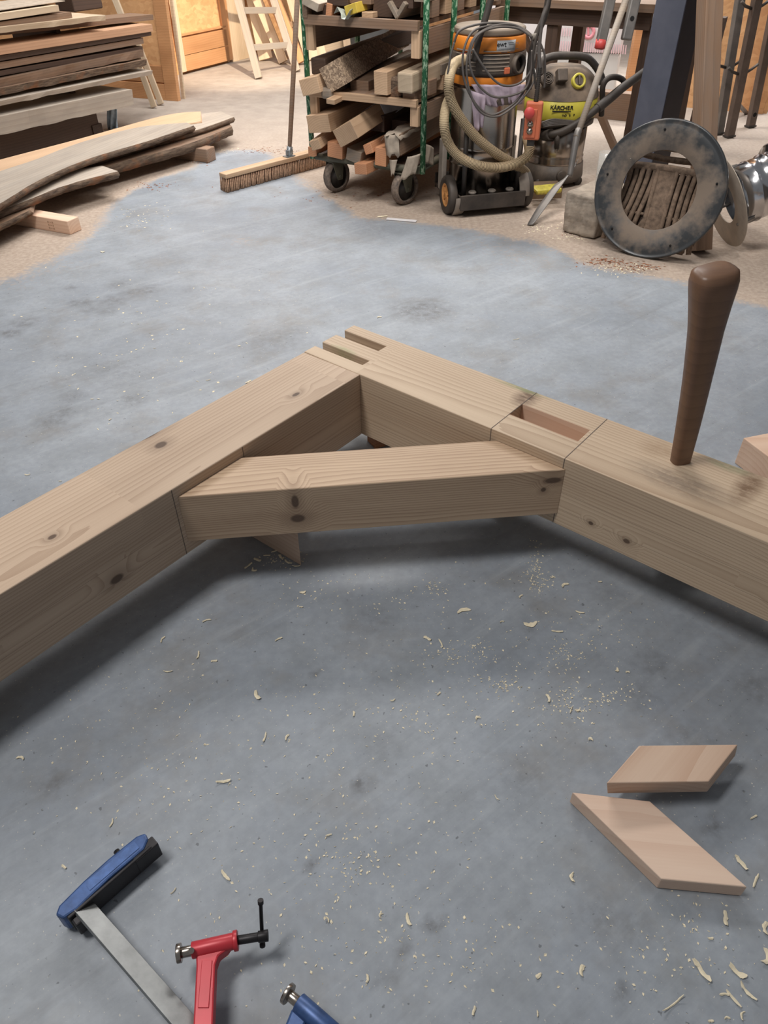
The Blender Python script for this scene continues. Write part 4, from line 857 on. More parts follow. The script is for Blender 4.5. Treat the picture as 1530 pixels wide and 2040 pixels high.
# ---------------- left timber stack
ES = (-2.0, 6.6); AS = 30.0; SN = hd(AS-90)   # away from the viewer
def sboard(label, l, r, th_px, mat, depth=0.22, fwd=0.0, name='timber_board', live=False, rx=None, dpx=None, group='boards in the timber stack'):
    """board whose front top edge runs from pixel l to pixel r; extends left beyond the frame"""
    E = (ES[0]-SN.x*fwd, ES[1]-SN.y*fwd); a = on(*l, E, AS); b = on(*r, E, AS); d = (b-a).normalized(); a2 = a-d*0.5; L = (b-a2).length
    zb = on(r[0], r[1]+th_px, E, AS).z; th = max(0.012, b.z-zb)
    m = MB(); n = 26 if live else 1; rr = random.Random(int(l[1]*7+r[1])); vs = []
    for i in range(n+1):
        x = L*i/n
        o1 = (noise.noise(Vector((x*5, l[1], 0)))*0.018) if live else 0; o2 = (noise.noise(Vector((x*7, l[1]+9, 3)))*0.02+0.012) if live else 0; o3 = noise.noise(Vector((x*6, l[1]+5, 7)))*0.006 if live else 0
        vs += [(x, o1, 0), (x, depth, 0), (x, depth, -th), (x, o1+o2*0.7+0.003, -th+o3)]
        if live: pass
    fs = []; 
    for i in range(n):
        p = i*4; q = p+4
        for k in range(4): fs.append((p+k, q+k, q+(k+1) % 4, p+(k+1) % 4))
    m.add(vs, [f for idx, f in enumerate(fs) if idx % 4 != 3], 0); m.v and m.add(vs, [f for idx, f in enumerate(fs) if idx % 4 == 3], 1 if live else 0)
    m.add([vs[0], vs[1], vs[2], vs[3]], [(0, 1, 2, 3)], 0); m.add(vs[-4:], [(0, 1, 2, 3)], 0)
    o = m.build(name, [mat, M_bark if live == 'bark' else mat], weld=True); x = d; z = Vector((0, 0, 1)); y = z.cross(x); z2 = x.cross(y)
    if y.dot(SN) < 0:
        pass
    o.matrix_world = frame(a2, b); return tag(o, label, 'board', group)
# y axis of frame() must point away from the viewer for these boards
sboard('white-topped thick panel on the very top of the timber stack', (0, 27), (116, 10), 13, M_pale, 0.5, 0.02, 'thick_panel')
o = MB().box((-0.15, 0, 0), (0.95, 0.42, 0.004)).build('white_sheet', M_rag)
e0 = on(0, 26, ES, AS); e1 = on(116, 9, ES, AS); mm = frame(e0, e1); o.matrix_world = Matrix.Translation((e0+e1)/2+SN*0.23+Vector((0, 0, 0.012)))@mm.to_3x3().to_4x4(); tag(o, 'white sheet lying on the topmost panel of the stack', 'sheet')
sboard('narrow strip just below the white-topped panel', (0, 44), (142, 24), 12, M_brown, 0.3, 0.0)
sboard('wide grey live-edge board near the top of the stack', (0, 54), (210, 30), 11, M_pale, 0.55, 0.03, live=True)
sboard('grey board reaching further right behind the live-edge board', (60, 52), (305, 29), 11, M_brown, 0.25, -0.12)
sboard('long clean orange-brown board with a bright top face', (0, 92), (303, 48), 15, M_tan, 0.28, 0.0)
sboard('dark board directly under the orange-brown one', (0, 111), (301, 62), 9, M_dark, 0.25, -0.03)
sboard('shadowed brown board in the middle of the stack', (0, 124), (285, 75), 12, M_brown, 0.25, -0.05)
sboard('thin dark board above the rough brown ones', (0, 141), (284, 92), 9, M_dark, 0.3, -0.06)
sboard('rough splintery brown board, upper of the two', (0, 158), (286, 99), 15, M_brown, 0.3, -0.02, live=True)
sboard('rough bark-edged brown board, lower of the two', (0, 176), (292, 118), 13, M_brown, 0.3, 0.0, live='bark')
sboard('pale grey live-edge board above the bottom slab', (0, 201), (303, 140), 9, M_oldgrey, 0.4, 0.03, live=True)
sboard('big whitish live-edge slab at the bottom of the stack', (0, 232), (262, 178), 33, M_oldgrey, 0.35, 0.05, live=True)
p = Vector((ES[0], ES[1], 0)); seg('stack_shade_block', 'added dark block standing in for the shade under the timber stack', 'timber', p-hd(AS)*3.4+SN*0.3+Vector((0, 0, 0.10)), p-hd(AS)*0.22+SN*0.3+Vector((0, 0, 0.10)), 0.30, 0.20, M_dark)  # added dark block imitates the deep shade below the bottom slab
for i, s_ in enumerate((-0.25, -1.5, -2.9)):
    p = Vector((ES[0], ES[1], 0))+hd(AS)*s_+SN*0.14
    seg('stack_bearer', ('dark bearer timber under the stack, nearest its right end', 'dark bearer timber under the stack, middle', 'dark bearer timber under the stack at the left')[i], 'timber', p+Vector((0, 0, 0.04)), p+SN*0.5+Vector((0, 0, 0.04)), 0.1, 0.08, M_dark)
# dark back fill of the stack: spacer sticks between the layers
for i in range(4):
    for (s_) in (-0.35,):
        p = Vector((ES[0], ES[1], 0))+hd(AS)*s_+SN*0.2; z = (0.09, 0.33, 0.52, 0.69)[i]
        seg('stack_sticker', ('dark spacer under the big bottom slab of the stack', 'dark spacer between the big bottom slab and the pale grey board', 'dark spacer in the middle of the stack', 'dark spacer high up in the stack under the live-edge board')[i], 'spacer', p+Vector((0, 0, z)), p+SN*0.5+Vector((0, 0, z)), 0.04, 0.10 if i != 0 else 0.18, M_dark, 0, 'spacer sticks in the stack')
bp = P(372, 290)
# leaning short boards and bag
for i, (x0, y0, x1, y1, lb) in enumerate([(308, 216, 281, 142, 'left of two short pale sticks leaning on the stack end'), (322, 210, 298, 148, 'right of two short pale sticks leaning on the stack end')]):
    a = P(x0, y0); b = on(x1, y1, (a.x-0.12, a.y+0.05), 90); seg('leaning_stick', lb, 'stick', a+Vector((0, 0, 0.01)), b+(b-a)*1.2, 0.05, 0.03, M_pale, upv=(0, -1, 0))
dkp = on(150, 20, (ES[0]+SN.x*0.5, ES[1]+SN.y*0.5), AS); o = MB().box((0, 0, 0), (0.3, 0.2, 0.55)).build('dark_crate', M_dark, bevel=0.01); o.location = (dkp.x, dkp.y+0.12, 1.05); o.rotation_euler = (0, 0, R(60)); tag(o, 'dark crate standing on top of the timber stack behind the white panel', 'crate')
a = P(238, 28, 0.9); 
for i, (x0, x1, lb) in enumerate([(232, 218, 'pale stick standing behind the stack top'),]):
    c0 = on(240, 25, (-2.3, 7.3), 90); c1 = on(x1, -30, (-2.35, 7.4), 90); seg('leaning_stick', lb, 'stick', c0-(c1-c0)*2, c1, 0.05, 0.03, M_pale, upv=(0, -1, 0))
cloth('plastic_bag', [(214, 218), (234, 217), (236, 256), (216, 258)], (P(226, 257).x, P(226, 257).y), 100, pm('bluish_plastic', sr(176, 196, 212), 0.35, var=0.2, scale=20), 'bluish white plastic bag hanging under the bottom slab', 'plastic bag', 0.03, seed=4, fold=0.02, nf=2)

# slabs on low bearers
def live_slab(label, near, far, z, th, mat, edge, name='live_edge_slab', rough=0.012):
    n_ = [P(a, b, z) for a, b in near]; f_ = [P(a, b, z) for a, b in far]; near3 = smoothpath(n_, 5); far3 = smoothpath(f_, 5)
    a = near3[0]; b = near3[-1]; mm = frame(a, b); iv_ = mm.inverted(); K_ = min(len(near3), len(far3))
    def rs(p, k): 
        q = [p[0]]; cum = [0]
        for u_, v_ in zip(p, p[1:]): cum.append(cum[-1]+(v_-u_).length)
        out = []
        for i in range(k):
            t = cum[-1]*i/(k-1); j = max(jj for jj in range(len(cum)) if cum[jj] <= t+1e-9); j = min(j, len(p)-2); out.append(p[j]+(p[j+1]-p[j])*((t-cum[j])/(cum[j+1]-cum[j]+1e-9)))
        return out
    K_ = 40; A3 = [iv_@p for p in rs(near3, K_)]; B3 = [iv_@p for p in rs(far3, K_)]; m = MB(); sg = 1 if B3[K_//2].y > A3[K_//2].y else -1
    vs = []
    for i in range(K_):
        w1 = noise.noise(Vector((i*0.5, z*50, 1)))*rough; w2 = noise.noise(Vector((i*0.9, z*50, 5)))*rough
        vs += [(A3[i].x, A3[i].y+w1*0.4, 0), (A3[i].x, A3[i].y-sg*(0.010+w1), -th*0.45), (A3[i].x, A3[i].y+sg*(0.008)+w2, -th), (B3[i].x, B3[i].y, -th), (B3[i].x, B3[i].y, 0)]
    for i in range(K_-1):
        p = i*5; q = p+5
    top = [(i*5, i*5+5, i*5+9, i*5+4) for i in range(K_-1)]; e1 = [(i*5, i*5+1, i*5+6, i*5+5) for i in range(K_-1)]; e2 = [(i*5+1, i*5+2, i*5+7, i*5+6) for i in range(K_-1)]
    bt = [(i*5+2, i*5+3, i*5+8, i*5+7) for i in range(K_-1)]; bk_ = [(i*5+3, i*5+4, i*5+9, i*5+8) for i in range(K_-1)]
    m.add(vs, top+bt+bk_+[(0, 1, 2, 3, 4), tuple((K_-1)*5+k for k in range(5))], 0); base = len(m.v); m.add(vs, e1+e2, 1, True)
    o = m.build(name, [mat, edge], weld=True); o.matrix_world = mm; return tag(o, label, 'slab')
live_slab('low rough dark slab lying lowest at the left edge', [(-160, 520), (0, 447), (60, 418)], [(-200, 470), (0, 400), (70, 385)], 0.115, 0.035, M_brown, M_bark)
live_slab('short grey slab with a square end lying on the long knotted bearer', [(-150, 480), (42, 404), (131, 369), (235, 341)], [(-190, 440), (10, 385), (120, 345), (203, 330)], 0.155, 0.042, M_oldgrey, M_bark)
live_slab('bark-covered slab under the curved grey one, its end reaching far right', [(60, 378), (235, 325), (376, 286), (462, 252)], [(40, 335), (205, 300), (330, 262), (452, 240)], 0.135, 0.06, M_brown, M_bark, rough=0.02)
live_slab('straight grey board whose square end shows under the daylight', [(180, 320), (300, 284), (395, 258), (466, 233)], [(150, 280), (250, 255), (350, 233), (440, 222)], 0.175, 0.038, M_oldgrey, M_bark, rough=0.004)
live_slab('curved grey live-edge slab on top of the low pile', [(-120, 470), (0, 405), (65, 366), (131, 334), (196, 310), (294, 281), (386, 250)], [(-170, 400), (0, 341), (70, 318), (131, 294), (190, 275), (278, 253), (372, 244)], 0.215, 0.038, M_oldgrey, M_bark)
live_slab('long yellowish board at the back of the low pile', [(-160, 400), (0, 345), (150, 295), (300, 256), (400, 240)], [(-200, 372), (0, 318), (160, 276), (327, 230), (400, 222)], 0.19, 0.035, M_saw, M_saw, rough=0.002)
kb0 = P(141, 468); kb1 = P(30, 448)
dk = (kb1-kb0).normalized(); kn = Vector((-dk.y, dk.x, 0)); kn = kn if kn.y > 0 else -kn
o = seg('bearer_block', 'knotted pale pine bearer with growth rings on its end, bottom left', 'wood block', kb0+kn*0.045+Vector((0, 0, 0.037)), kb0+kn*0.045+dk*0.75+Vector((0, 0, 0.037)), 0.09, 0.074, M_fresh2, 0, None, 0.004)
sgy = -0.0453 if (o.matrix_world.inverted()@kb0).y < 0 else 0.0453; m = MB()
for k in range(3):
    for q in range(3): m.box((0.115+0.016*k, sgy, -0.018+0.017*q), (0.009 if (k+q) % 2 else 0.011, 0.0008, 0.010 if k != 1 else 0.006))
m.build('ink_stamp', pm('faded_stamp_ink', sr(186, 152, 126), 0.8), o)
kp = P(405, 324); seg('bearer_block', 'short pinkish bearer block under the right end of the low pile', 'wood block', kp+Vector((0.0, 0.0, 0.045))+Vector((0.06, 0.03, 0)), kp+Vector((-0.22, 0.16, 0.045)), 0.10, 0.09, M_brown, 0, None, 0.006)

# ---------------- first vacuum cleaner (orange head, steel drum on a wheeled trolley)
yaw1 = R(14); fr1 = P(975, 392, 0.09); Y1 = Vector((-math.sin(yaw1), math.cos(yaw1), 0)); X1 = Vector((math.cos(yaw1), math.sin(yaw1), 0)); R1 = 0.185
O1 = Vector((fr1.x, fr1.y, 0))+Y1*R1; z1 = lambda py: Zat(975, py, fr1)
v1 = thing('vacuum_cleaner', 'dusty wet and dry vacuum with orange and black head beside the timber cart', 'vacuum cleaner', O1, yaw1)
zb, zr1, zr2, zt = 0.085, z1(331), z1(300), z1(178)
prof = [(0, zb), (R1-0.01, zb), (R1, zb+0.01), (R1, zr1-0.012), (R1+0.004, zr1-0.006), (R1-0.004, zr1), (R1-0.004, zr2-0.008), (R1+0.004, zr2-0.004), (R1, zr2+0.006), (R1, zt-0.02), (R1+0.006, zt-0.01), (R1+0.006, zt)]
tk = MB().lathe(prof, 40).build('steel_drum', M_steel, v1)
zo, zk, zo2, zl = z1(172), z1(153), z1(106), z1(74)
MB().lathe([(0, zo), (R1+0.012, zo), (R1+0.014, zk), (0, zk)], 40).build('lower_head_ring', M_orangep, v1, bevel=0.003)
hm_ = MB().lathe([(R1, zk), (R1+0.016, zk+0.002), (R1+0.022, zk+0.02), (R1+0.020, zo2-0.01), (R1+0.012, zo2), (0, zo2)], 40, mi=0)
for k in range(6):
    zz = zk+0.03+k*0.0175
    for (a0, a1) in ((-118, -78), (-165, -128)):
        hm_.lathe([(R1+0.0235, zz), (R1+0.0235, zz+0.005), (R1+0.017, zz+0.005), (R1+0.017, zz)], 10, a0=a0, a1=a1, mi=1)
hm_.build('motor_housing', [M_blackp, pm('dusty_vent_slat', sr(120, 108, 96), 0.8)], v1)
MB().lathe([(R1+0.012, zo2), (R1+0.016, zo2+0.004), (R1+0.010, zl-0.006), (R1+0.004, zl), (0, zl)], 40).build('orange_head_top', M_orangep, v1)
MB().lathe([(0, zl), (R1-0.005, zl), (R1+0.006, zl+0.008), (R1+0.006, zl+0.028), (R1-0.004, zl+0.036), (0, zl+0.038)], 40).build('lid', M_sawgrey, v1, bevel=0.002)
def cyl_at(phi, z, r, sz, m_, name, par=v1, rot=None):
    a = R(phi); M_ = Matrix.Translation((r*math.sin(a), -r*math.cos(a), z))@Matrix.Rotation(a, 4, 'Z'); return M_
Mi = cyl_at(30, z1(129), R1+0.018, 0, None, '')@Matrix.Rotation(R(90), 4, 'X')
MB(Mi).lathe([(0.047, -0.01), (0.050, 0.012), (0.046, 0.022), (0.037, 0.022), (0.035, 0.0), (0.034, -0.03)], 28).build('suction_inlet', M_blackp, v1)
MB(Mi).lathe([(0, 0.002), (0.036, 0.002)], 28).build('inlet_hole', pm('dark_hole', sr(16, 14, 14), 0.9), v1)
MB(cyl_at(9, z1(140), R1+0.022, 0, None, '')).box((0, 0, 0), (0.032, 0.018, 0.030)).build('head_latch', M_redor, v1, bevel=0.004)
MB(cyl_at(-60, z1(118), R1+0.022, 0, None, '')).box((0, 0, 0), (0.022, 0.014, 0.05)).build('power_switch', M_clred, v1, bevel=0.003)
Ml = cyl_at(13, (zo2+zl)/2+0.006, R1+0.0155, 0, None, '')@Matrix.Rotation(R(3), 4, 'Y')
lbm = MB(); nn_ = 8; rad = R1+0.0165
for i in range(nn_+1):
    a = R(-9+31*i/nn_)
    for z in (zo2+0.010, zl-0.012): lbm.v.append((rad*math.sin(a), -rad*math.cos(a), z))
for i in range(nn_): lbm.f.append([2*i, 2*i+2, 2*i+3, 2*i+1]); lbm.mi.append(0); lbm.sm.append(True)
plate = lbm.build('rating_plate', M_white, v1, solid=0.001)
Mt = lambda phi, z, r=rad+0.0006: cyl_at(phi, z, r, 0, None, '')@Matrix.Rotation(R(90), 4, 'X')
text('ewt', 'brand_print', 0.034, Mt(-2.0, zl-0.030), M_ink, v1)
for k, (ph, z, w_) in enumerate([(13, -0.024, .035), (14, -0.032, .035), (26, -0.026, .022), (26, -0.032, .018), (3, -0.052, .04), (3, -0.058, .04), (16, -0.052, .035), (16, -0.058, .035), (26, -0.054, .02), (3, -0.066, .035), (16, -0.066, .03)]):
    MB(Mt(ph, zl+z, rad+0.0012)).box((0, 0, 0), (w_, 0.0022, 0.0006)).build('plate_small_print', pm('grey_print', sr(110, 116, 122), 0.6) if 'grey_print' not in bpy.data.materials else bpy.data.materials['grey_print'], plate)
# trolley
tw = 0.235; th_ = 0.105
tr_ = MB()
tr_.box((0, -0.245, 0.085), (0.40, 0.012, 0.085)); tr_.box((0, 0.0, 0.06), (0.40, 0.49, 0.02)); tr_.box((-0.196, -0.12, 0.085), (0.012, 0.25, 0.07)); tr_.box((0.196, -0.12, 0.085), (0.012, 0.25, 0.07))
tr_.box((0, 0.245, 0.085), (0.40, 0.012, 0.085)); tr_.build('trolley_tray', M_blackc, v1, bevel=0.004)
for x in (-0.12, 0.0, 0.11): MB(Matrix.Translation((x, -0.215, 0.115))).lathe([(0.012, -0.03), (0.012, 0.01), (0.022, 0.012), (0.024, 0.02), (0.018, 0.026), (0.010, 0.024), (0.009, 0.01)], 16).build('accessory_peg', M_rag if False else pm('dusty_grey_plastic', sr(140, 130, 120), 0.8) if 'dusty_grey_plastic' not in bpy.data.materials else bpy.data.materials['dusty_grey_plastic'], v1)
for sgn in (-1, 1):
    Mw = Matrix.Translation((sgn*tw, -0.13, th_))@Matrix.Rotation(R(90*sgn), 4, 'Y')
    w_ = MB(Mw).lathe([(0.066, -0.024), (0.098, -0.024), (0.105, -0.016), (0.105, 0.016), (0.098, 0.024), (0.066, 0.024), (0.066, -0.024)], 36).build('wheel', M_blackc, v1)
    h_ = MB(Mw); h_.lathe([(0, 0.012), (0.016, 0.022), (0.018, 0.012)], 18); h_.lathe([(0.055, 0.0), (0.055, 0.020), (0.066, 0.022), (0.066, 0.0)], 30)
    h_.lathe([(0, 0.0), (0.056, 0.0)], 24, mi=1)
    for k in range(6): h_.box((0.036, 0, 0.010), (0.05, 0.022, 0.014), Mw@Matrix.Rotation(R(60*k), 4, 'Z'))
    h_.build('wheel_hub', [pm('tan_hub_plastic', sr(210, 150, 90), 0.5) if 'tan_hub_plastic' not in bpy.data.materials else bpy.data.materials['tan_hub_plastic'], M_blackc], w_)
    MB(Matrix.Translation((sgn*(tw-0.04), -0.13, th_))@Matrix.Rotation(R(90*sgn), 4, 'Y')).lathe([(0.112, -0.03), (0.116, 0.0), (0.116, 0.03), (0.104, 0.03), (0.104, -0.03), (0.112, -0.03)], 18, a0=90, a1=275).build('wheel_arch', bpy.data.materials['dusty_grey_plastic'], v1)
    m = MB(); m.tube([(sgn*0.165, -0.19, 0.09), (sgn*0.165, -0.185, z1(240))], 0.014, 12)
    m.build('side_upright', M_blackc, v1)
    MB().box((sgn*0.215, 0.06, 0.22), (0.03, 0.07, 0.28)).build('side_bracket', bpy.data.materials['dusty_grey_plastic'], v1, bevel=0.006)
# push handle
def inv1(p): return Matrix.Rotation(-yaw1, 4, 'Z')@(Vector(p)-O1)
Eh = (O1.x-Y1.x*0.21, O1.y-Y1.y*0.21); AX = 90-14
hA = [inv1(on(944, 122, Eh, AX)), inv1(on(952, 85, Eh, AX)), inv1(on(966, 40, Eh, AX)), inv1(on(980, -10, Eh, AX)), inv1(on(990, -60, Eh, AX))]
hB = [inv1(on(1053, 178, Eh, AX)), inv1(on(1056, 130, Eh, AX)), inv1(on(1063, 85, Eh, AX)), inv1(on(1082, 40, Eh, AX)), inv1(on(1092, 0, Eh, AX)), inv1(on(1096, -60, Eh, AX))]
MB().tube(smoothpath(hA, 5), 0.016, 12, rf=lambda i: 0.019-0.0002*i).tube(smoothpath(hB, 5), 0.017, 12).tube([hA[-1], hB[-1]], 0.015, 12).build('push_handle', M_blackc, v1)
# beige ribbed hose
def hp_(px, py, back=0.0):
    return inv1(on(px, py, (O1.x-Y1.x*(0.235-back), O1.y-Y1.y*(0.235-back)), AX))
ha = [hp_(925, 118, .12), hp_(905, 128, .06), hp_(895, 158), hp_(897, 195), hp_(915, 232), hp_(945, 270), hp_(975, 296), hp_(1003, 315, .01), hp_(1030, 330, .04), hp_(1048, 345, .10), hp_(1052, 360, .14)]
hb = [hp_(898, 190, .06), hp_(888, 215, .03), hp_(885, 250), hp_(893, 285), hp_(915, 312, -.01), hp_(950, 329, -.03), hp_(985, 334, -.03), hp_(1020, 329, -.03), hp_(1047, 314, -.02), hp_(1055, 295, 0), hp_(1050, 278, .03)]
M_hose2 = NT('beige_ribbed_hose')
def hosemesh(pts, name, r=0.0265, pitch=0.0072):
    q = resample(smoothpath(pts, 12), pitch/3)
    o = MB().tube(q, r, 14, rf=lambda i: r if i % 3 else r*0.86, mif=lambda i: 0 if i % 3 == 1 else 1 if i % 3 == 0 else 1 if False else 0).build(name, [M_hose, M_hosed], v1); return o
M_hose2 = M_hose
hosemesh(ha, 'suction_hose'); hosemesh(hb, 'suction_hose')
MB().tube([hp_(1055, 300, 0), hp_(1053, 283, .02), hp_(1048, 268, .04)], 0.029, 14).build('hose_cuff', pm('tan_hose_cuff', sr(150, 128, 98), 0.6, dust=.2), v1)
# cable coil hanging over the head
def ck(px, py, b=0.0): return hp_(px, py, b-0.012)
loops = [[(905, 85), (915, 62), (945, 50), (985, 45), (1025, 50), (1055, 70), (1066, 105), (1062, 140), (1050, 170), (1030, 200), (1000, 222), (975, 228), (950, 210), (930, 175), (922, 140), (924, 100), (940, 65), (970, 52), (1010, 50), (1045, 62)],
         [(1062, 72), (1072, 100), (1068, 150), (1050, 185), (1020, 215), (990, 232), (960, 225), (940, 195), (930, 150), (932, 110), (945, 75), (975, 55), (1010, 48), (1040, 56), (1064, 75)],
         [(942, 98), (958, 125), (980, 155), (1002, 170), (1030, 168), (1052, 150), (1064, 120), (1070, 90)],
         [(1060, 100), (1058, 140), (1048, 175), (1020, 190), (985, 193), (958, 175), (940, 145), (936, 110), (950, 72), (985, 55), (1030, 56), (1060, 74)],
         [(1070, 70), (1080, 95), (1085, 110), (1086, 150), (1084, 175)], [(905, 85), (898, 110), (893, 140), (890, 160)]]
m = MB()
for k, lp in enumerate(loops):
    m.tube(smoothpath([ck(x, y, -0.004*k+(0.02 if y < 70 else 0)+(0.03 if x < 912 else 0)) for x, y in lp], 7), 0.0058, 8)
cob = m.build('power_cable', M_cord, v1)
MB().tube([ck(1058, 74), ck(1070, 72)], 0.014, 14).build('cable_clip', pm('dusty_grey_plastic2', sr(130, 122, 112), 0.8), v1)
clo = cloth('lilac_cloth', [(938, 168), (1046, 168), (1040, 205), (965, 212)], (O1.x-Y1.x*0.205, O1.y-Y1.y*0.205), AX, M_cloth, 'lilac cloth stuffed under the orange vacuum head', 'cloth', 0.03, seed=3, nx=26, fold=0.007, nf=6)
cloth('lilac_cloth', [(937, 180), (968, 190), (962, 250), (945, 262)], (O1.x-Y1.x*0.215, O1.y-Y1.y*0.215), AX, M_cloth, 'hanging tail of lilac cloth beside the hose on the steel drum', 'cloth', 0.02, seed=8, nx=14, fold=0.006, nf=2)
o = MB().prism([(-0.03, 0), (0.05, 0.0), (0.05, 0.02), (0.02, 0.04), (-0.02, 0.04), (-0.04, 0.02)], 0, 0.05, Matrix.Rotation(R(90), 4, 'X')).build('drum_latch', M_blackp, v1, bevel=0.004); o.location = (0.02, -R1+0.01, z1(207))

# ---------------- orange hanging pendant control
Ep = (O1.x+X1.x*0.2-Y1.x*0.36, O1.y+X1.y*0.2-Y1.y*0.36)
c0 = on(1062, 240, Ep, AX); pdn = thing('pendant_control', 'orange push-button hoist control hanging between the two vacuums', 'control', c0, R(-12)); up_date()
pi = lambda p: pdn.matrix_world.inverted()@Vector(p)
hgt_ = (on(1062, 203, Ep, AX)-on(1060, 277, Ep, AX)).length
MB().prism([(-0.042, -0.03), (0.042, -0.03), (0.045, 0.0), (0.042, 0.03), (-0.042, 0.03), (-0.045, 0)], -hgt_/2, hgt_/2).build('control_housing', M_redor, pdn, bevel=0.008)
MB().prism([(-0.030, -0.037), (0.018, -0.037), (0.020, -0.03), (-0.032, -0.03)], -hgt_/2+0.012, hgt_/2-0.03).build('button_plate', M_redor, pdn, bevel=0.004)
MB(Matrix.Translation((-0.022, -0.036, hgt_*0.26))@Matrix.Rotation(R(90), 4, 'X')).lathe([(0.014, -0.02), (0.016, 0.010), (0.027, 0.014), (0.028, 0.028), (0.024, 0.034), (0, 0.035)], 24).build('stop_button', M_red, pdn)
for zz in (-0.06, -0.24): MB(Matrix.Translation((-0.012, -0.037, hgt_*zz))@Matrix.Rotation(R(90), 4, 'X')).lathe([(0.016, -0.01), (0.016, 0.006), (0.011, 0.007), (0.010, 0.011), (0, 0.012)], 20).build('push_button', M_steel, pdn)
q = resample([Vector((0.004, 0, hgt_/2)), Vector((0.006, 0.0, hgt_/2+0.16))], 0.0045)
MB().tube(q, 0.012, 12, rf=lambda i: (0.0145 if i % 2 else 0.0105)-0.00006*i).build('strain_relief', M_blackc, pdn)
MB().tube(smoothpath([(0.006, 0, hgt_/2+0.15), pi(on(1074, 100, Ep, AX)), pi(on(1080, 40, Ep, AX)), pi(on(1092, 0, Ep, AX)), pi(on(1110, -120, Ep, AX)), pi(on(1120, -420, Ep, AX))], 6), 0.010, 10).build('control_cable', M_cord, pdn)
MB().tube(smoothpath([(-0.004, 0, hgt_/2+0.06), pi(on(1062, 110, Ep, AX)), pi(on(1073, 60, Ep, AX)), pi(on(1088, 10, Ep, AX)), pi(on(1104, -120, Ep, AX)), pi(on(1116, -420, Ep, AX))], 6), 0.006, 8).build('control_cable', M_blackc, pdn)
MB().prism([(-0.02, -0.012), (0.02, -0.012), (0.02, 0.012), (-0.02, 0.012)], -hgt_/2-0.035, -hgt_/2).build('cable_gland', M_blackc, pdn, bevel=0.004)

# ---------------- second vacuum cleaner (black and yellow)
yaw2 = R(10); fr2 = P(1118, 366, 0.03); Y2 = Vector((-math.sin(yaw2), math.cos(yaw2), 0)); X2 = Vector((math.cos(yaw2), math.sin(yaw2), 0)); R2 = 0.185
O2 = Vector((fr2.x, fr2.y, 0))+Y2*R2; z2 = lambda py: Zat(1118, py, fr2)
v2 = thing('vacuum_cleaner', 'black and yellow wet and dry vacuum with a carry handle under the bench', 'vacuum cleaner', O2, yaw2); AX2 = 90-10
def inv2(p): return Matrix.Rotation(-yaw2, 4, 'Z')@(Vector(p)-O2)
def kp_(px, py, f=0.0): return inv2(on(px, py, (O2.x-Y2.x*(R2+f), O2.y-Y2.y*(R2+f)), AX2))
zA, zB_, zC, zD, zE_, zF = z2(366), z2(332), z2(250), z2(236), z2(200), z2(186)
MB().lathe([(0, 0.03), (R2+0.01, 0.03), (R2+0.015, 0.05), (R2+0.006, zB_), (0, zB_)], 36).build('base', M_blackp, v2)
for a in (45, 135, 225, 315): MB(Matrix.Translation((R2*math.cos(R(a)), R2*math.sin(R(a)), 0.028))@Matrix.Rotation(R(90), 4, 'X')).lathe([(0, -0.012), (0.027, -0.012), (0.028, 0), (0.027, 0.012), (0, 0.012)], 18).build('castor', M_blackc, v2)
MB().lathe([(R2, zB_), (R2+0.004, zB_+0.01), (R2-0.003, zB_+0.02), (R2+0.003, zB_+0.035), (R2-0.003, zB_+0.045), (R2, zB_+0.06), (R2, zC), (0, zC)], 40).build('steel_drum', M_steel, v2)
MB(Matrix.Translation((-0.01, -R2-0.005, (zA+zB_)/2))@Matrix.Rotation(R(90), 4, 'X')).lathe([(0.034, -0.02), (0.034, 0.016), (0.028, 0.02), (0, 0.02)], 24).build('drain_cap', M_blackp, v2, bevel=0.002)
MB().lathe([(R2+0.006, zC-0.02), (R2+0.022, zC-0.01), (R2+0.024, zD), (0, zD)], 40, sx=1.05).build('drum_collar', M_blackp, v2)
MB().lathe([(R2+0.022, zD-0.012), (R2+0.028, zD), (R2+0.026, zE_), (R2+0.018, zE_+0.004)], 40, sx=1.06).build('yellow_band', M_yellow, v2)
# dusty head, front slopes back
def headring(t):
    zt_ = zE_+(z2(140)-zE_)*t; r_ = (R2+0.028)*(1-0.10*t-0.42*t**3.2); return r_, zt_
m = MB(); NR = 12; NK = 40; vs = []
for i in range(NR+1):
    t = i/NR; r_, z_ = headring(t)
    for k in range(NK):
        a = 2*math.pi*k/NK; x = math.cos(a)*r_*1.06; y = math.sin(a)*r_
        if y < 0: y *= 1-0.36*t; 
        vs.append((x, y, z_))
vs.append((0, 0.02, headring(1)[1]))
m.add(vs, [(i*NK+k, i*NK+(k+1) % NK, (i+1)*NK+(k+1) % NK, (i+1)*NK+k) for i in range(NR) for k in range(NK)]+[(NR*NK+k, NR*NK+(k+1) % NK, len(vs)-1) for k in range(NK)], 0, True)
m.build('motor_head', pm('dusty_black_head', sr(72, 62, 54), 0.7, dust=0.5), v2)
hn = [kp_(1078, 150, -.10), kp_(1080, 124, -.12), kp_(1098, 113, -.12), kp_(1130, 111, -.12), kp_(1162, 113, -.12), kp_(1180, 124, -.12), kp_(1196, 148, -.10), kp_(1200, 168, -.08)]
MB().tube(smoothpath(hn, 6), 0.021, 14).build('carry_handle', M_blackc, v2)
hs0 = Matrix.Rotation(R(62), 4, 'X')
def face(px, py): 
    p = kp_(px, py, -0.035); return Matrix.Translation(p)@Matrix.Rotation(R(62), 4, 'X')
Md = face(1151, 163)
MB(Md).lathe([(0.040, -0.03), (0.042, 0.022), (0.038, 0.026), (0.029, 0.026), (0.028, 0.016)], 32).build('dial_ring', M_yellow, v2)
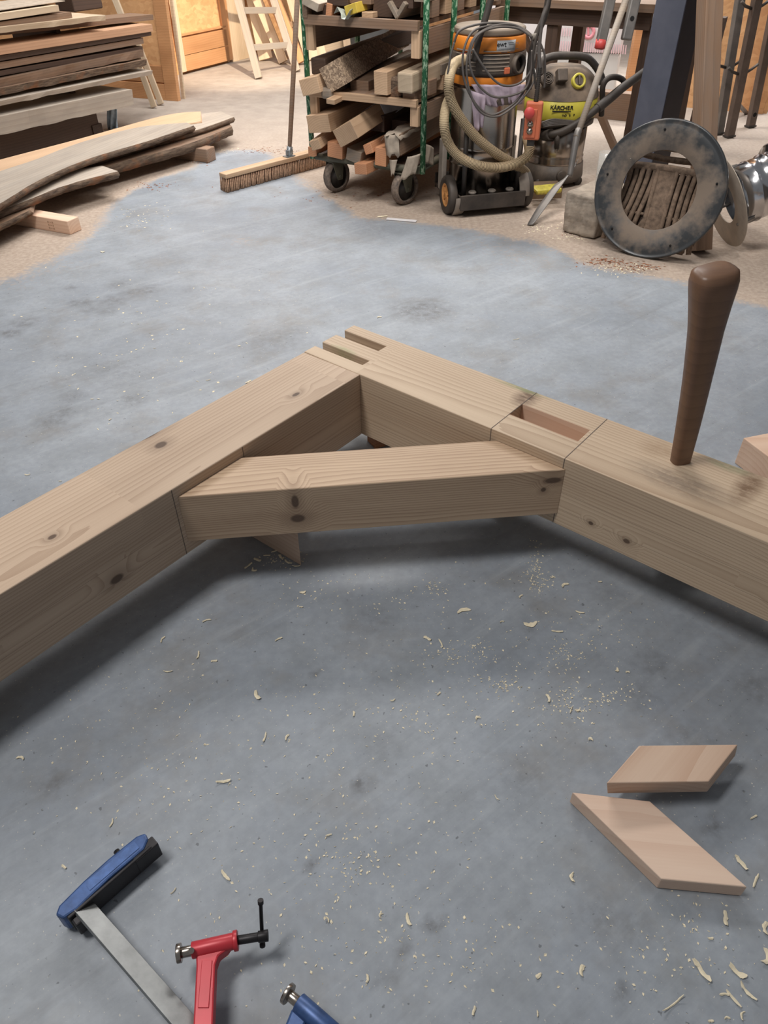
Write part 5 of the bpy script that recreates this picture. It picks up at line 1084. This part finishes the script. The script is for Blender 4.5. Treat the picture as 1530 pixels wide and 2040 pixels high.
MB(Md).lathe([(0, 0.016), (0.029, 0.016)], 28).box((0, 0, 0.024), (0.012, 0.052, 0.018)).build('dial_knob', M_blackp, v2, bevel=0.003)
MB(face(1119, 151)).box((0, 0, 0.0), (0.062, 0.068, 0.05)).build('socket_cover', M_blackp, v2, bevel=0.006)
mv = MB(face(1090, 158))
for r_ in (0.012, 0.022, 0.031): mv.lathe([(r_-0.003, 0.0), (r_-0.003, 0.024), (r_+0.001, 0.024), (r_+0.001, 0.0)], 24)
mv.lathe([(0, 0.014), (0.034, 0.014), (0.036, 0.02), (0.036, -0.02)], 24); mv.build('blower_outlet', M_blackp, v2)
rb = R2+0.0285
def kt(phi, z): 
    a = R(phi); return Matrix.Translation((rb*1.06*math.sin(a), -rb*math.cos(a), z))@Matrix.Rotation(a, 4, 'Z')@Matrix.Rotation(R(90), 4, 'X')
for i, ch in enumerate('KÄRCHER'): text(ch, 'brand_print', 0.030, kt(-33+5.0*i, z2(212)), M_ink, v2, 0.001, 1.1)
MB(kt(-18, z2(219))).box((0, 0, 0), (0.11, 0.006, 0.003)).build('brand_underline', M_ink, v2)
for i, ch in enumerate('WD 6 P'): 
    if ch != ' ': text(ch, 'model_print', 0.018, kt(-14+3.2*i, z2(227)), M_ink, v2, 0.001)
# dark ribbed hose
def dhose(pts, r=0.024, pitch=0.009):
    q = resample(smoothpath(pts, 10), pitch/2); return MB().tube(q, r, 12, rf=lambda i: r if i % 2 else r*0.88)
dhose([kp_(1090, 268, -.06), kp_(1098, 268, .01), kp_(1120, 262, .03), kp_(1145, 248, .03), kp_(1170, 232, .03), kp_(1196, 210, .02)]).build('suction_hose', M_blackc, v2)
MB().tube(smoothpath([kp_(1190, 216, .02), kp_(1215, 196, 0), kp_(1240, 175, 0), kp_(1265, 157, -.02), kp_(1290, 138, -.05)], 6), 0.027, 14, rf=lambda i: 0.029-0.0003*i).build('suction_tube', M_blackc, v2)
MB().tube([kp_(1082, 270, -.09), kp_(1092, 269, -.02), kp_(1098, 268, .01)], 0.031, 16).build('hose_elbow', M_blackc, v2)
MB().tube(smoothpath([kp_(1198, 230, -.08), kp_(1200, 200, -.06), kp_(1201, 172, -.04), kp_(1212, 156, -.04), kp_(1230, 154, -.04), kp_(1243, 163, -.04), kp_(1238, 180, -.03)], 6), 0.017, 12).build('hose_loop', M_blackc, v2)
m = MB(); rr = random.Random(12)
for k in range(5): m.tube(smoothpath([kp_(1078+k, 245+k*2, .02), kp_(1100, 238+k*3, .035), kp_(1130, 240+k*2, .035), kp_(1160, 243+k*2, .02), kp_(1180, 238, -.02)], 5), 0.005, 7)
m.build('power_cable', M_cord, v2)
MB().tube([kp_(1110, 268, .03), kp_(1109, 295, .025)], 0.016, 12).build('mains_plug', M_blackc, v2); MB().tube([kp_(1106, 294, .022), kp_(1106, 304, .022)], 0.003, 6).tube([kp_(1112, 294, .022), kp_(1112, 304, .022)], 0.003, 6).build('plug_pin', M_steel, v2)

yb = P(1085, 396); o = MB().box((0, 0, 0.035), (0.20, 0.12, 0.07)).build('cardboard_box', pm('brown_card', sr(126, 104, 82), 0.9)); o.location = (yb.x, yb.y+0.06, 0); o.rotation_euler = (0, 0, .1); tag(o, 'squashed brown cardboard piece between the two vacuums on the floor', 'cardboard')
yb = P(1085, 385, 0.08); cloth_y = MB().box((0, 0, 0), (0.17, 0.09, 0.03)).build('yellow_bag', pm('crumpled_yellow_plastic', sr(190, 176, 70), 0.45, var=0.25, scale=30), bevel=0.012); cloth_y.location = (yb.x+0.02, yb.y+0.06, 0.085); cloth_y.rotation_euler = (0.1, 0, .25); tag(cloth_y, 'crumpled yellow plastic bag under the black and yellow vacuum', 'bag')

# ---------------- shovel
T0 = P(1062, 451); sv = thing('shovel', 'long-handled steel shovel leaning by the concrete block', 'shovel', T0); up_date()
S0 = on(1136, 345, (0, 4.50), 90); S1 = on(1150, 268, (0, 4.56), 90); S2 = on(1247, 0, (0, 4.95), 90); S3 = S2+(S2-S1)*0.6
iv = Matrix.Translation(-sv.location)
MB(iv).tube([S1-(S2-S1)*0.02, S1+(S2-S1)*0.5, S3], 0.019, 14, rf=lambda i: (0.017, 0.019, 0.019)[i]).build('shovel_handle', M_ladder, sv)
MB(iv).tube(smoothpath([S0-(S1-S0)*0.1, S0+(S1-S0)*0.4, S1, S1+(S2-S1)*0.03], 4), 0.02, 14, rf=lambda i: 0.016+0.0004*i).build('socket', M_tube, sv)
ba = P(1054, 450, 0.0); bbp = P(1075, 449, 0.0); 
m = MB(iv); vs = []; nv = 12; nw = 8
sideR = Vector((0.75, -0.45, 0.0)).normalized()
for i in range(nv+1):
    t = i/nv; c = T0.lerp(S0+Vector((0, 0, -0.01)), t); wd = 0.018+0.12*min(1, t*1.6)**0.8*(1 if t < 0.92 else 0.75)
    for j in range(nw+1):
        s_ = j/nw*2-1; vs.append(c+Vector((0.60, 0.50, 0.45)).normalized()*(s_*wd)+Vector((-0.5, 0.6, 0)).normalized()*(0.03*s_*s_)+Vector((0, 0, 0.012)))
m.add(vs, [(i*(nw+1)+j, i*(nw+1)+j+1, (i+1)*(nw+1)+j+1, (i+1)*(nw+1)+j) for i in range(nv) for j in range(nw)], 0, True)
m.build('shovel_blade', M_tube, sv, solid=0.003)

# ---------------- concrete block, glass
q0 = P(1117, 462); q1 = P(1183, 480); zc_ = Zat(1122, 380, q0); dq = (q1-q0).normalized(); nq = Vector((-dq.y, dq.x, 0))
m = MB(); Lq = (q1-q0).length; NX, NY = 8, 5; rr = random.Random(2)
bmc = bmesh.new(); bmesh.ops.create_grid(bmc, x_segments=1, y_segments=1, size=1); bmc.free()
o = MB().box((Lq/2, 0.17, zc_/2), (Lq, 0.34, zc_)).build('concrete_block', M_conc, bevel=0.015); o.location = q0; o.rotation_euler = (0, 0, math.atan2(dq.y, dq.x)); tag(o, 'rough concrete block on the floor beside the black ring', 'concrete block')
o.modifiers['b'].segments = 3; sdm = o.modifiers.new('sub', 'SUBSURF'); sdm.subdivision_type = 'SIMPLE'; sdm.levels = 4; sdm.render_levels = 4
tx = bpy.data.textures.new('rough', 'CLOUDS'); tx.noise_scale = 0.08; dm_ = o.modifiers.new('d', 'DISPLACE'); dm_.texture = tx; dm_.strength = 0.022; dm_.mid_level = 0.6
gp = P(1200, 372, zc_); g = MB().lathe([(0.036, 0.0), (0.038, 0.005), (0.041, 0.17), (0.039, 0.17), (0.036, 0.008), (0, 0.008)], 28).lathe([(0, 0), (0.036, 0)], 28).build('drinking_glass', M_glass); g.location = (gp.x, gp.y+0.02, zc_+0.001); tag(g, 'clear drinking glass standing on the concrete block', 'glass')

# ---------------- black ring, grate, leaning timber
Rr = 0.318; rb_ = P(1292, 517); nh = Vector((-0.56, -0.83, 0)).normalized(); tiltb = R(15)
xr = Vector((-nh.y, nh.x, 0)); 
if xr.x < 0: xr = -xr
upr = (Vector((0, 0, 1))*math.cos(tiltb)-nh*math.sin(tiltb)).normalized(); nr = (nh*math.cos(tiltb)+Vector((0, 0, 1))*math.sin(tiltb)).normalized()
cr = Vector((rb_.x, rb_.y, 0))+upr*Rr+Vector((0, 0, 0.004))+nr*0.0-xr*0.050
Mr = Matrix.Identity(4)
for i in range(3): Mr[i][0] = xr[i]; Mr[i][1] = -nr[i]; Mr[i][2] = upr[i]; Mr[i][3] = cr[i]
def ringlathe(prof, n=64): return MB(Matrix.Rotation(R(90), 4, 'X')).lathe(prof, n)
Ri = Rr*0.575
rg = ringlathe([(Ri, 0.0), (Ri+0.002, 0.003), (Rr*0.93, 0.003), (Rr*0.975, 0.001), (Rr*0.985, 0.004), (Rr, 0.003), (Rr+0.004, -0.004), (Rr+0.001, -0.040), (Rr-0.006, -0.040), (Rr-0.010, -0.018), (Rr*0.8, -0.008), (Ri, -0.008), (Ri, 0.0)]).build('cover_ring', M_ring); rg.matrix_world = Mr
tag(rg, 'large black enamelled metal ring leaning against the timber post', 'metal ring')
for a in (15, 100, 172, 230, 300): MB(Matrix.Translation((Rr*0.86*math.cos(R(a)), -0.008, Rr*0.86*math.sin(R(a))))@Matrix.Rotation(R(90), 4, 'X')).lathe([(0, 0.002), (0.005, 0.002), (0.006, -0.002)], 12).build('bolt_hole', bpy.data.materials['dark_hole'], rg)
# cast iron grate behind
gt = thing('iron_grate', 'rusty cast iron grate panel standing behind the black ring', 'grate', (0, 0, 0)); Mg = Mr@Matrix.Translation((0.0, 0.085, -0.02)); 
gt.matrix_world = Mg; m = MB()
gb = []
for k in range(14):
    s_ = -0.21+0.42*k/13
    if k in (6, 7): continue
    pts = [Vector((s_*(0.92+0.12*abs(z/0.22)**1.8)+(0.02*math.sin(z*9) if k < 5 else 0), 0.004*math.sin(k*2), z-0.03)) for z in (-0.22, -0.15, -0.08, 0.0, 0.08, 0.13, 0.155)]
    o = MB().tube(smoothpath(pts, 4), 0.0135, 8, sq=1.0).build('grate_bar', M_iron, gt)
MB().prism([(-0.06, 0.12), (-0.035, 0.03), (-0.045, -0.09), (-0.10, -0.22), (0.055, -0.23), (0.04, -0.1), (0.035, 0.0), (0.06, 0.12)], -0.008, 0.008, Matrix.Rotation(R(90), 4, 'X')).build('centre_web', M_iron, gt, bevel=0.004)
for z, bow in ((0.125, 0.0), ): MB().tube(smoothpath([Vector((x, 0, z-0.35*x*x*0.6)) for x in (-0.24, -0.16, -0.08, 0, 0.08, 0.16, 0.24)], 4), 0.017, 8).build('cross_bar', M_iron, gt)
for z in (0.185, 0.235): MB().tube(smoothpath([Vector((x, 0.03, z-0.02+0.9*x*x*0.4)) for x in (-0.2, -0.12, -0.04, 0.04, 0.12, 0.2)], 4), 0.015, 8).build('top_rib', M_iron, gt)
for z in (-0.10, -0.20): MB().tube([(-0.23, 0.006, z), (0.23, 0.006, z)], 0.008, 6).build('cross_bar', M_iron, gt)
MB().tube([(-0.225, 0.0, 0.12), (-0.225, 0, -0.18)], 0.013, 8).tube([(0.225, 0.0, 0.12), (0.225, 0, -0.18)], 0.013, 8).tube([(-0.19, 0, -0.245), (0.19, 0, -0.245)], 0.013, 8).build('grate_frame', M_iron, gt)
MB().box((0, 0.022, -0.06), (0.40, 0.006, 0.33)).build('gap_dark_sheet', M_dark, gt)  # added dark sheet, not part of the grate, blackens gaps between bars
lp0 = P(1393, 503); lp1 = on(1414, 0, (lp0.x+0.1, lp0.y+0.42), 90)
seg('timber_post', 'brown timber post leaning back behind the black ring', 'timber', lp0+Vector((0, 0, 0.01)), lp0+(lp1-lp0)*1.7, 0.09, 0.085, M_brown, upv=(0.2, -1, 0))
lp0 = P(1375, 497); seg('timber_stub', 'split old timber stub on the floor behind the ring bottom', 'timber', lp0+Vector((0.0, 0.06, 0.0)), lp0+Vector((0.0, 0.09, 0.22)), 0.07, 0.07, M_saw, upv=(0, -1, 0))

# ---------------- chrome flue pipe with flange plate
pf = P(1456, 486); axd = Vector((0.90, 0.10, 0.34)).normalized(); u1 = Vector((0, 0, 1)); u1 = (u1-axd*u1.dot(axd)).normalized(); u2 = axd.cross(u1); Rp = 0.235
cf = Vector((pf.x-0.02, pf.y, 0))+u1*Rp+Vector((0, 0, 0.003)); Mf = Matrix.Identity(4)
for i in range(3): Mf[i][0] = u2[i]; Mf[i][1] = u1[i]; Mf[i][2] = axd[i]; Mf[i][3] = cf[i]
fl = thing('flue_pipe', 'shiny chrome flue pipe section with a dusty flange plate at the right edge', 'flue pipe', (0, 0, 0)); fl.matrix_world = Mf
MB().lathe([(0.110, 0.0), (Rp, 0.0), (Rp+0.002, 0.002), (Rp, 0.004), (0.110, 0.004), (0.110, 0.0)], 48).build('flange_plate', pm('dusty_plate', sr(176, 166, 154), 0.5, 0.4, dust=.3), fl)
pr = 0.148
MB().lathe([(pr-0.004, 0.055), (pr, 0.055), (pr+0.001, 0.12), (pr+0.005, 0.125), (pr+0.005, 0.132), (pr, 0.137), (pr, 0.20), (pr+0.008, 0.205), (pr+0.008, 0.215), (pr-0.002, 0.22), (pr-0.002, 0.235), (pr+0.004, 0.24), (pr+0.004, 0.25)], 48).build('pipe_body', M_chrome, fl)
MB().lathe([(pr-0.01, 0.25), (pr+0.035, 0.255), (pr+0.040, 0.262), (pr+0.040, 0.275), (pr+0.030, 0.280), (pr-0.01, 0.272)], 48).build('collar', M_chrome, fl)
for a in (100, 215, 330): MB().tube([(0.155*math.cos(R(a)), 0.155*math.sin(R(a)), -0.005), (0.150*math.cos(R(a)), 0.150*math.sin(R(a)), 0.085)], 0.008, 10).build('spacer_bolt', M_tube, fl)

# ---------------- steel column
cc = P(1262, 405); cang = 231
nA = hd(cang); o = MB().box((0, 0, 1.6), (0.18, 0.18, 3.2)).build('steel_column', [M_blue], bevel=0.004)
o.location = (cc.x+0.07, cc.y+0.12, 0); o.rotation_euler = (0, 0, math.atan2(nA.y, nA.x)); tag(o, 'blue-grey painted steel column rising behind the black ring', 'column')
# dark side cheek of the column section
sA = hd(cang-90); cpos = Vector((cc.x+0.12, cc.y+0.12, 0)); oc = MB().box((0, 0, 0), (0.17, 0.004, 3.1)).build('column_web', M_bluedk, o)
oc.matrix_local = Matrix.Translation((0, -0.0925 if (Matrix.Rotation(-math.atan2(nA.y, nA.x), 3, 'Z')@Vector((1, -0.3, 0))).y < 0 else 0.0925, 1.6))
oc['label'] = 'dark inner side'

# ---------------- bench behind the vacuums
BE = (1.68, 5.47); BA = 118.3
bn = thing('workbench', 'rough dark timber workbench behind the two vacuums', 'workbench', (BE[0], BE[1], 0)); up_date()
p0 = on(990, 2, BE, BA); p1 = on(1300, 30, BE, BA); za = on(1150, 17, BE, BA).z; zb2 = on(1150, 52, BE, BA).z; bw = W
p0 = Vector((p0.x, p0.y, 0)); p1 = Vector((p1.x, p1.y, 0)); Bk = U
child_bar('apron', bn, p0+Vector((0, 0, (za+zb2)/2)), p1+Vector((0, 0, (za+zb2)/2)), 0.045, za-zb2, M_dark)
child_bar('worktop', bn, p0-W*0.05-U*0.04+U*0.35+Vector((0, 0, za+0.025)), p1+W*0.16-U*0.04+U*0.35+Vector((0, 0, za+0.025)), 0.78, 0.045, M_brown)
for (px, s_) in ((1100, 0), (1288, 0.34)):
    q = on(px, 60, BE, BA); q.z = 0
    child_bar('leg', bn, q+U*0.04, q+U*0.04+Vector((0, 0, zb2+0.02)), 0.05 if s_ else 0.075, 0.055 if s_ else 0.09, M_dark, upv=tuple(U)); child_bar('leg', bn, q+U*0.66+W*s_, q+U*0.66+W*s_+Vector((0, 0, zb2+0.02)), 0.075, 0.09, M_dark, upv=tuple(U))
a = on(1030, 42, BE, BA); b = on(1100, 190, BE, BA); child_bar('brace', bn, a, b, 0.07, 0.03, M_dark)
a = on(1180, 190, BE, BA); b = on(1232, 312, BE, BA); child_bar('brace', bn, a, b, 0.04, 0.06, M_brown, upv=tuple(-U))
for i, (x0, y0, x1, y1, Y, w_, mt, lb, cap) in enumerate([(1197, 84, 1222, -30, 4.95, 0.056, M_tube, 'grey tube with a red end cap hanging in front of the bench', True), (1247, 80, 1272, -30, 4.85, 0.056, M_tube, 'grey tube with a drilled hole hanging right of the red-capped one', False)]):
    a = on(x0, y0, (0, Y), 90); b = on(x1, y1, (0, Y+0.05), 90); o = seg('steel_tube', lb, 'tube', a, a+(b-a)*2.2, w_, 0.045, mt, upv=(0, -1, 0), bev=0.008)
    if cap: MB().tube([(-0.035, 0, 0), (-0.03, 0, 0), (0.012, 0, 0)], 0.03, 14, rf=lambda i: (0.022, 0.030, 0.031)[i]).build('end_cap', M_red, o)
    else: MB(Matrix.Translation((0.10, 0, -0.0235 if False else 0.0235))).lathe([(0, 0.001), (0.012, 0.001)], 14).build('drilled_hole', bpy.data.materials['dark_hole'], o)
# ---------------- things in the bright doorway
low = P(1262, 240); s0_ = low+W*0.25; seg('timber_sill', 'low brown timber lying across the bright floor behind the vacuums', 'timber', Vector((low.x, low.y, 0.10))-W*1.3, Vector((low.x, low.y, 0.10))+W*0.25, 0.12, 0.20, M_brown)
pk0 = on(965, 60, (1.6, 8.0), 104); pk1 = on(1246, 60, (1.6, 8.0), 104); pkw = (Vector((pk1.x, pk1.y, 0))-Vector((pk0.x, pk0.y, 0)))
pd = pkw.normalized(); pnr = Vector((pd.y, -pd.x, 0)); pnr = pnr if pnr.y < 0 else -pnr
pack = thing('insulation_pack', 'big white wrapped pack with pink printing standing in the bright doorway', 'wrapped pack', (pk0.x, pk0.y, 0)); up_date()
cmid = Vector((pk0.x, pk0.y, 0)); zs = on(1150, 104, (1.6, 8.0), 104).z
child_bar('upper_wrap', pack, cmid-pnr*0.3+Vector((0, 0, (1.25+zs)/2)), cmid-pnr*0.3+pkw+Vector((0, 0, (1.25+zs)/2)), 0.6, 1.25-zs, M_wpack, bev=0.02)
child_bar('lower_wrap', pack, cmid-pnr*0.32+Vector((0, 0, zs/2)), cmid-pnr*0.32+pkw+Vector((0, 0, zs/2)), 0.6, zs-0.01, pm('pale_grey_wrap', sr(206, 206, 204), 0.5, var=0.02), bev=0.02)
ivp = pack.matrix_world.inverted()
def pkp(px, py): p = on(px, py, (1.6-pnr.x*-0.004, 8.0+pnr.y*0.004), 104); return ivp@(p+pnr*0.003)
m = MB()
for k in range(30):
    x = 1118+k*5.2 if k < 26 else 1118+k*5.2
    a, b = pkp(1112+k*4.6, 101+k*0.25), pkp(1114+k*4.6, 81+k*0.3); m.bar(a, b, 0.010, 0.002, tuple(pnr))
for k in range(4): m.bar(pkp(1119+k*5, 72), pkp(1121+k*5, 56), 0.010, 0.002, tuple(pnr))
m.build('printed_bars', M_pinkl, pack)
ring = [pkp(1172+11*math.cos(R(a)), 62+13*math.sin(R(a))) for a in range(0, 360, 20)]
MB().tube(ring, 0.016, 6, closed=True).bar(pkp(1172, 50), pkp(1172, 70), 0.02, 0.006, tuple(pnr)).build('printed_symbol', M_pink, pack)
ring = [pkp(1188+11*math.cos(R(a)), -2+12*math.sin(R(a))) for a in range(0, 360, 20)]
MB().tube(ring, 0.016, 6, closed=True).build('printed_symbol', M_pink, pack)
jb = on(1243, 155, (2.3, 7.9), 90); struct(MB().box((0, 0, 1.3), (0.08, 0.08, 2.6)).build('trim_2', M_door)).location = (jb.x+0.02, 7.75, 0)

# ---------------- rack uprights at the right
for i, (bx_, by_, tx_, w_, mt, lb, pegs) in enumerate([(1431, 268, 1474, 0.058, M_tube, 'pale grey steel rack upright, leftmost of three at the right', ((0.45, 1), (1.0, 1))), (1452, 274, 1508, 0.062, M_tubebr, 'brown steel rack upright with hooks, middle of three at the right', ((0.42, 1), (0.82, 1))), (1494, 254, 1546, 0.058, M_tubebr, 'brown steel rack upright with a hole near its foot, rightmost of three', ())]):
    a = P(bx_, by_); b = on(tx_, 0, (a.x, a.y), 90); o = seg('rack_upright', lb, 'rack upright', a+Vector((0, 0, 0.012)), a+(b-a)*2.6, w_, 0.05, mt, upv=(0.25, -1, 0), bev=0.004)
    MB().box((0.0, 0, 0), (0.012, w_+0.012, 0.062)).build('foot_cap', M_blackc, o, bevel=0.002)
    for (x, s_) in pegs: MB().tube([(x, -0.03, 0), (x+0.02, -0.075, 0), (x+0.045, -0.12, 0.0)], 0.010, 8).tube([(x, 0.03, 0), (x+0.02, 0.085, 0), (x+0.05, 0.12, 0.0)], 0.010, 8).build('hook', M_blackc, o)
    if i == 2: MB(Matrix.Translation((0.085, 0, 0.0255))).lathe([(0, 0.001), (0.016, 0.001)], 16).build('hole', bpy.data.materials['dark_hole'], o)
a = P(1347, 262); b = on(1380, 70, (a.x, a.y), 90); seg('dark_plank', 'dark narrow plank standing between the steel column and the timber post', 'plank', a, a+(b-a)*2.0, 0.09, 0.03, M_dark, upv=(0, -1, 0))
a = on(1467, 200, (0, 6.4), 90); seg('round_pole', 'grey round pole slanting down behind the rack uprights', 'pole', on(1468, 205, (0, 6.7), 90), P(1488, 226), 0.03, 0.03, M_tube, 0, None, 0.012)
# small strip on the floor in front of the cart
a = P(770, 437); b = P(830, 442); seg('perforated_strip', 'white perforated strip lying on the floor in front of the castors', 'strip', a+Vector((0, 0, 0.004)), b+Vector((0, 0, 0.004)), 0.03, 0.006, M_wpack)
a = P(752, 433); b = P(772, 431); seg('wood_splinter', 'thin pale splinter beside the white perforated strip', 'splinter', a+Vector((0, 0, 0.003)), b+Vector((0, 0, 0.003)), 0.012, 0.004, M_shave)
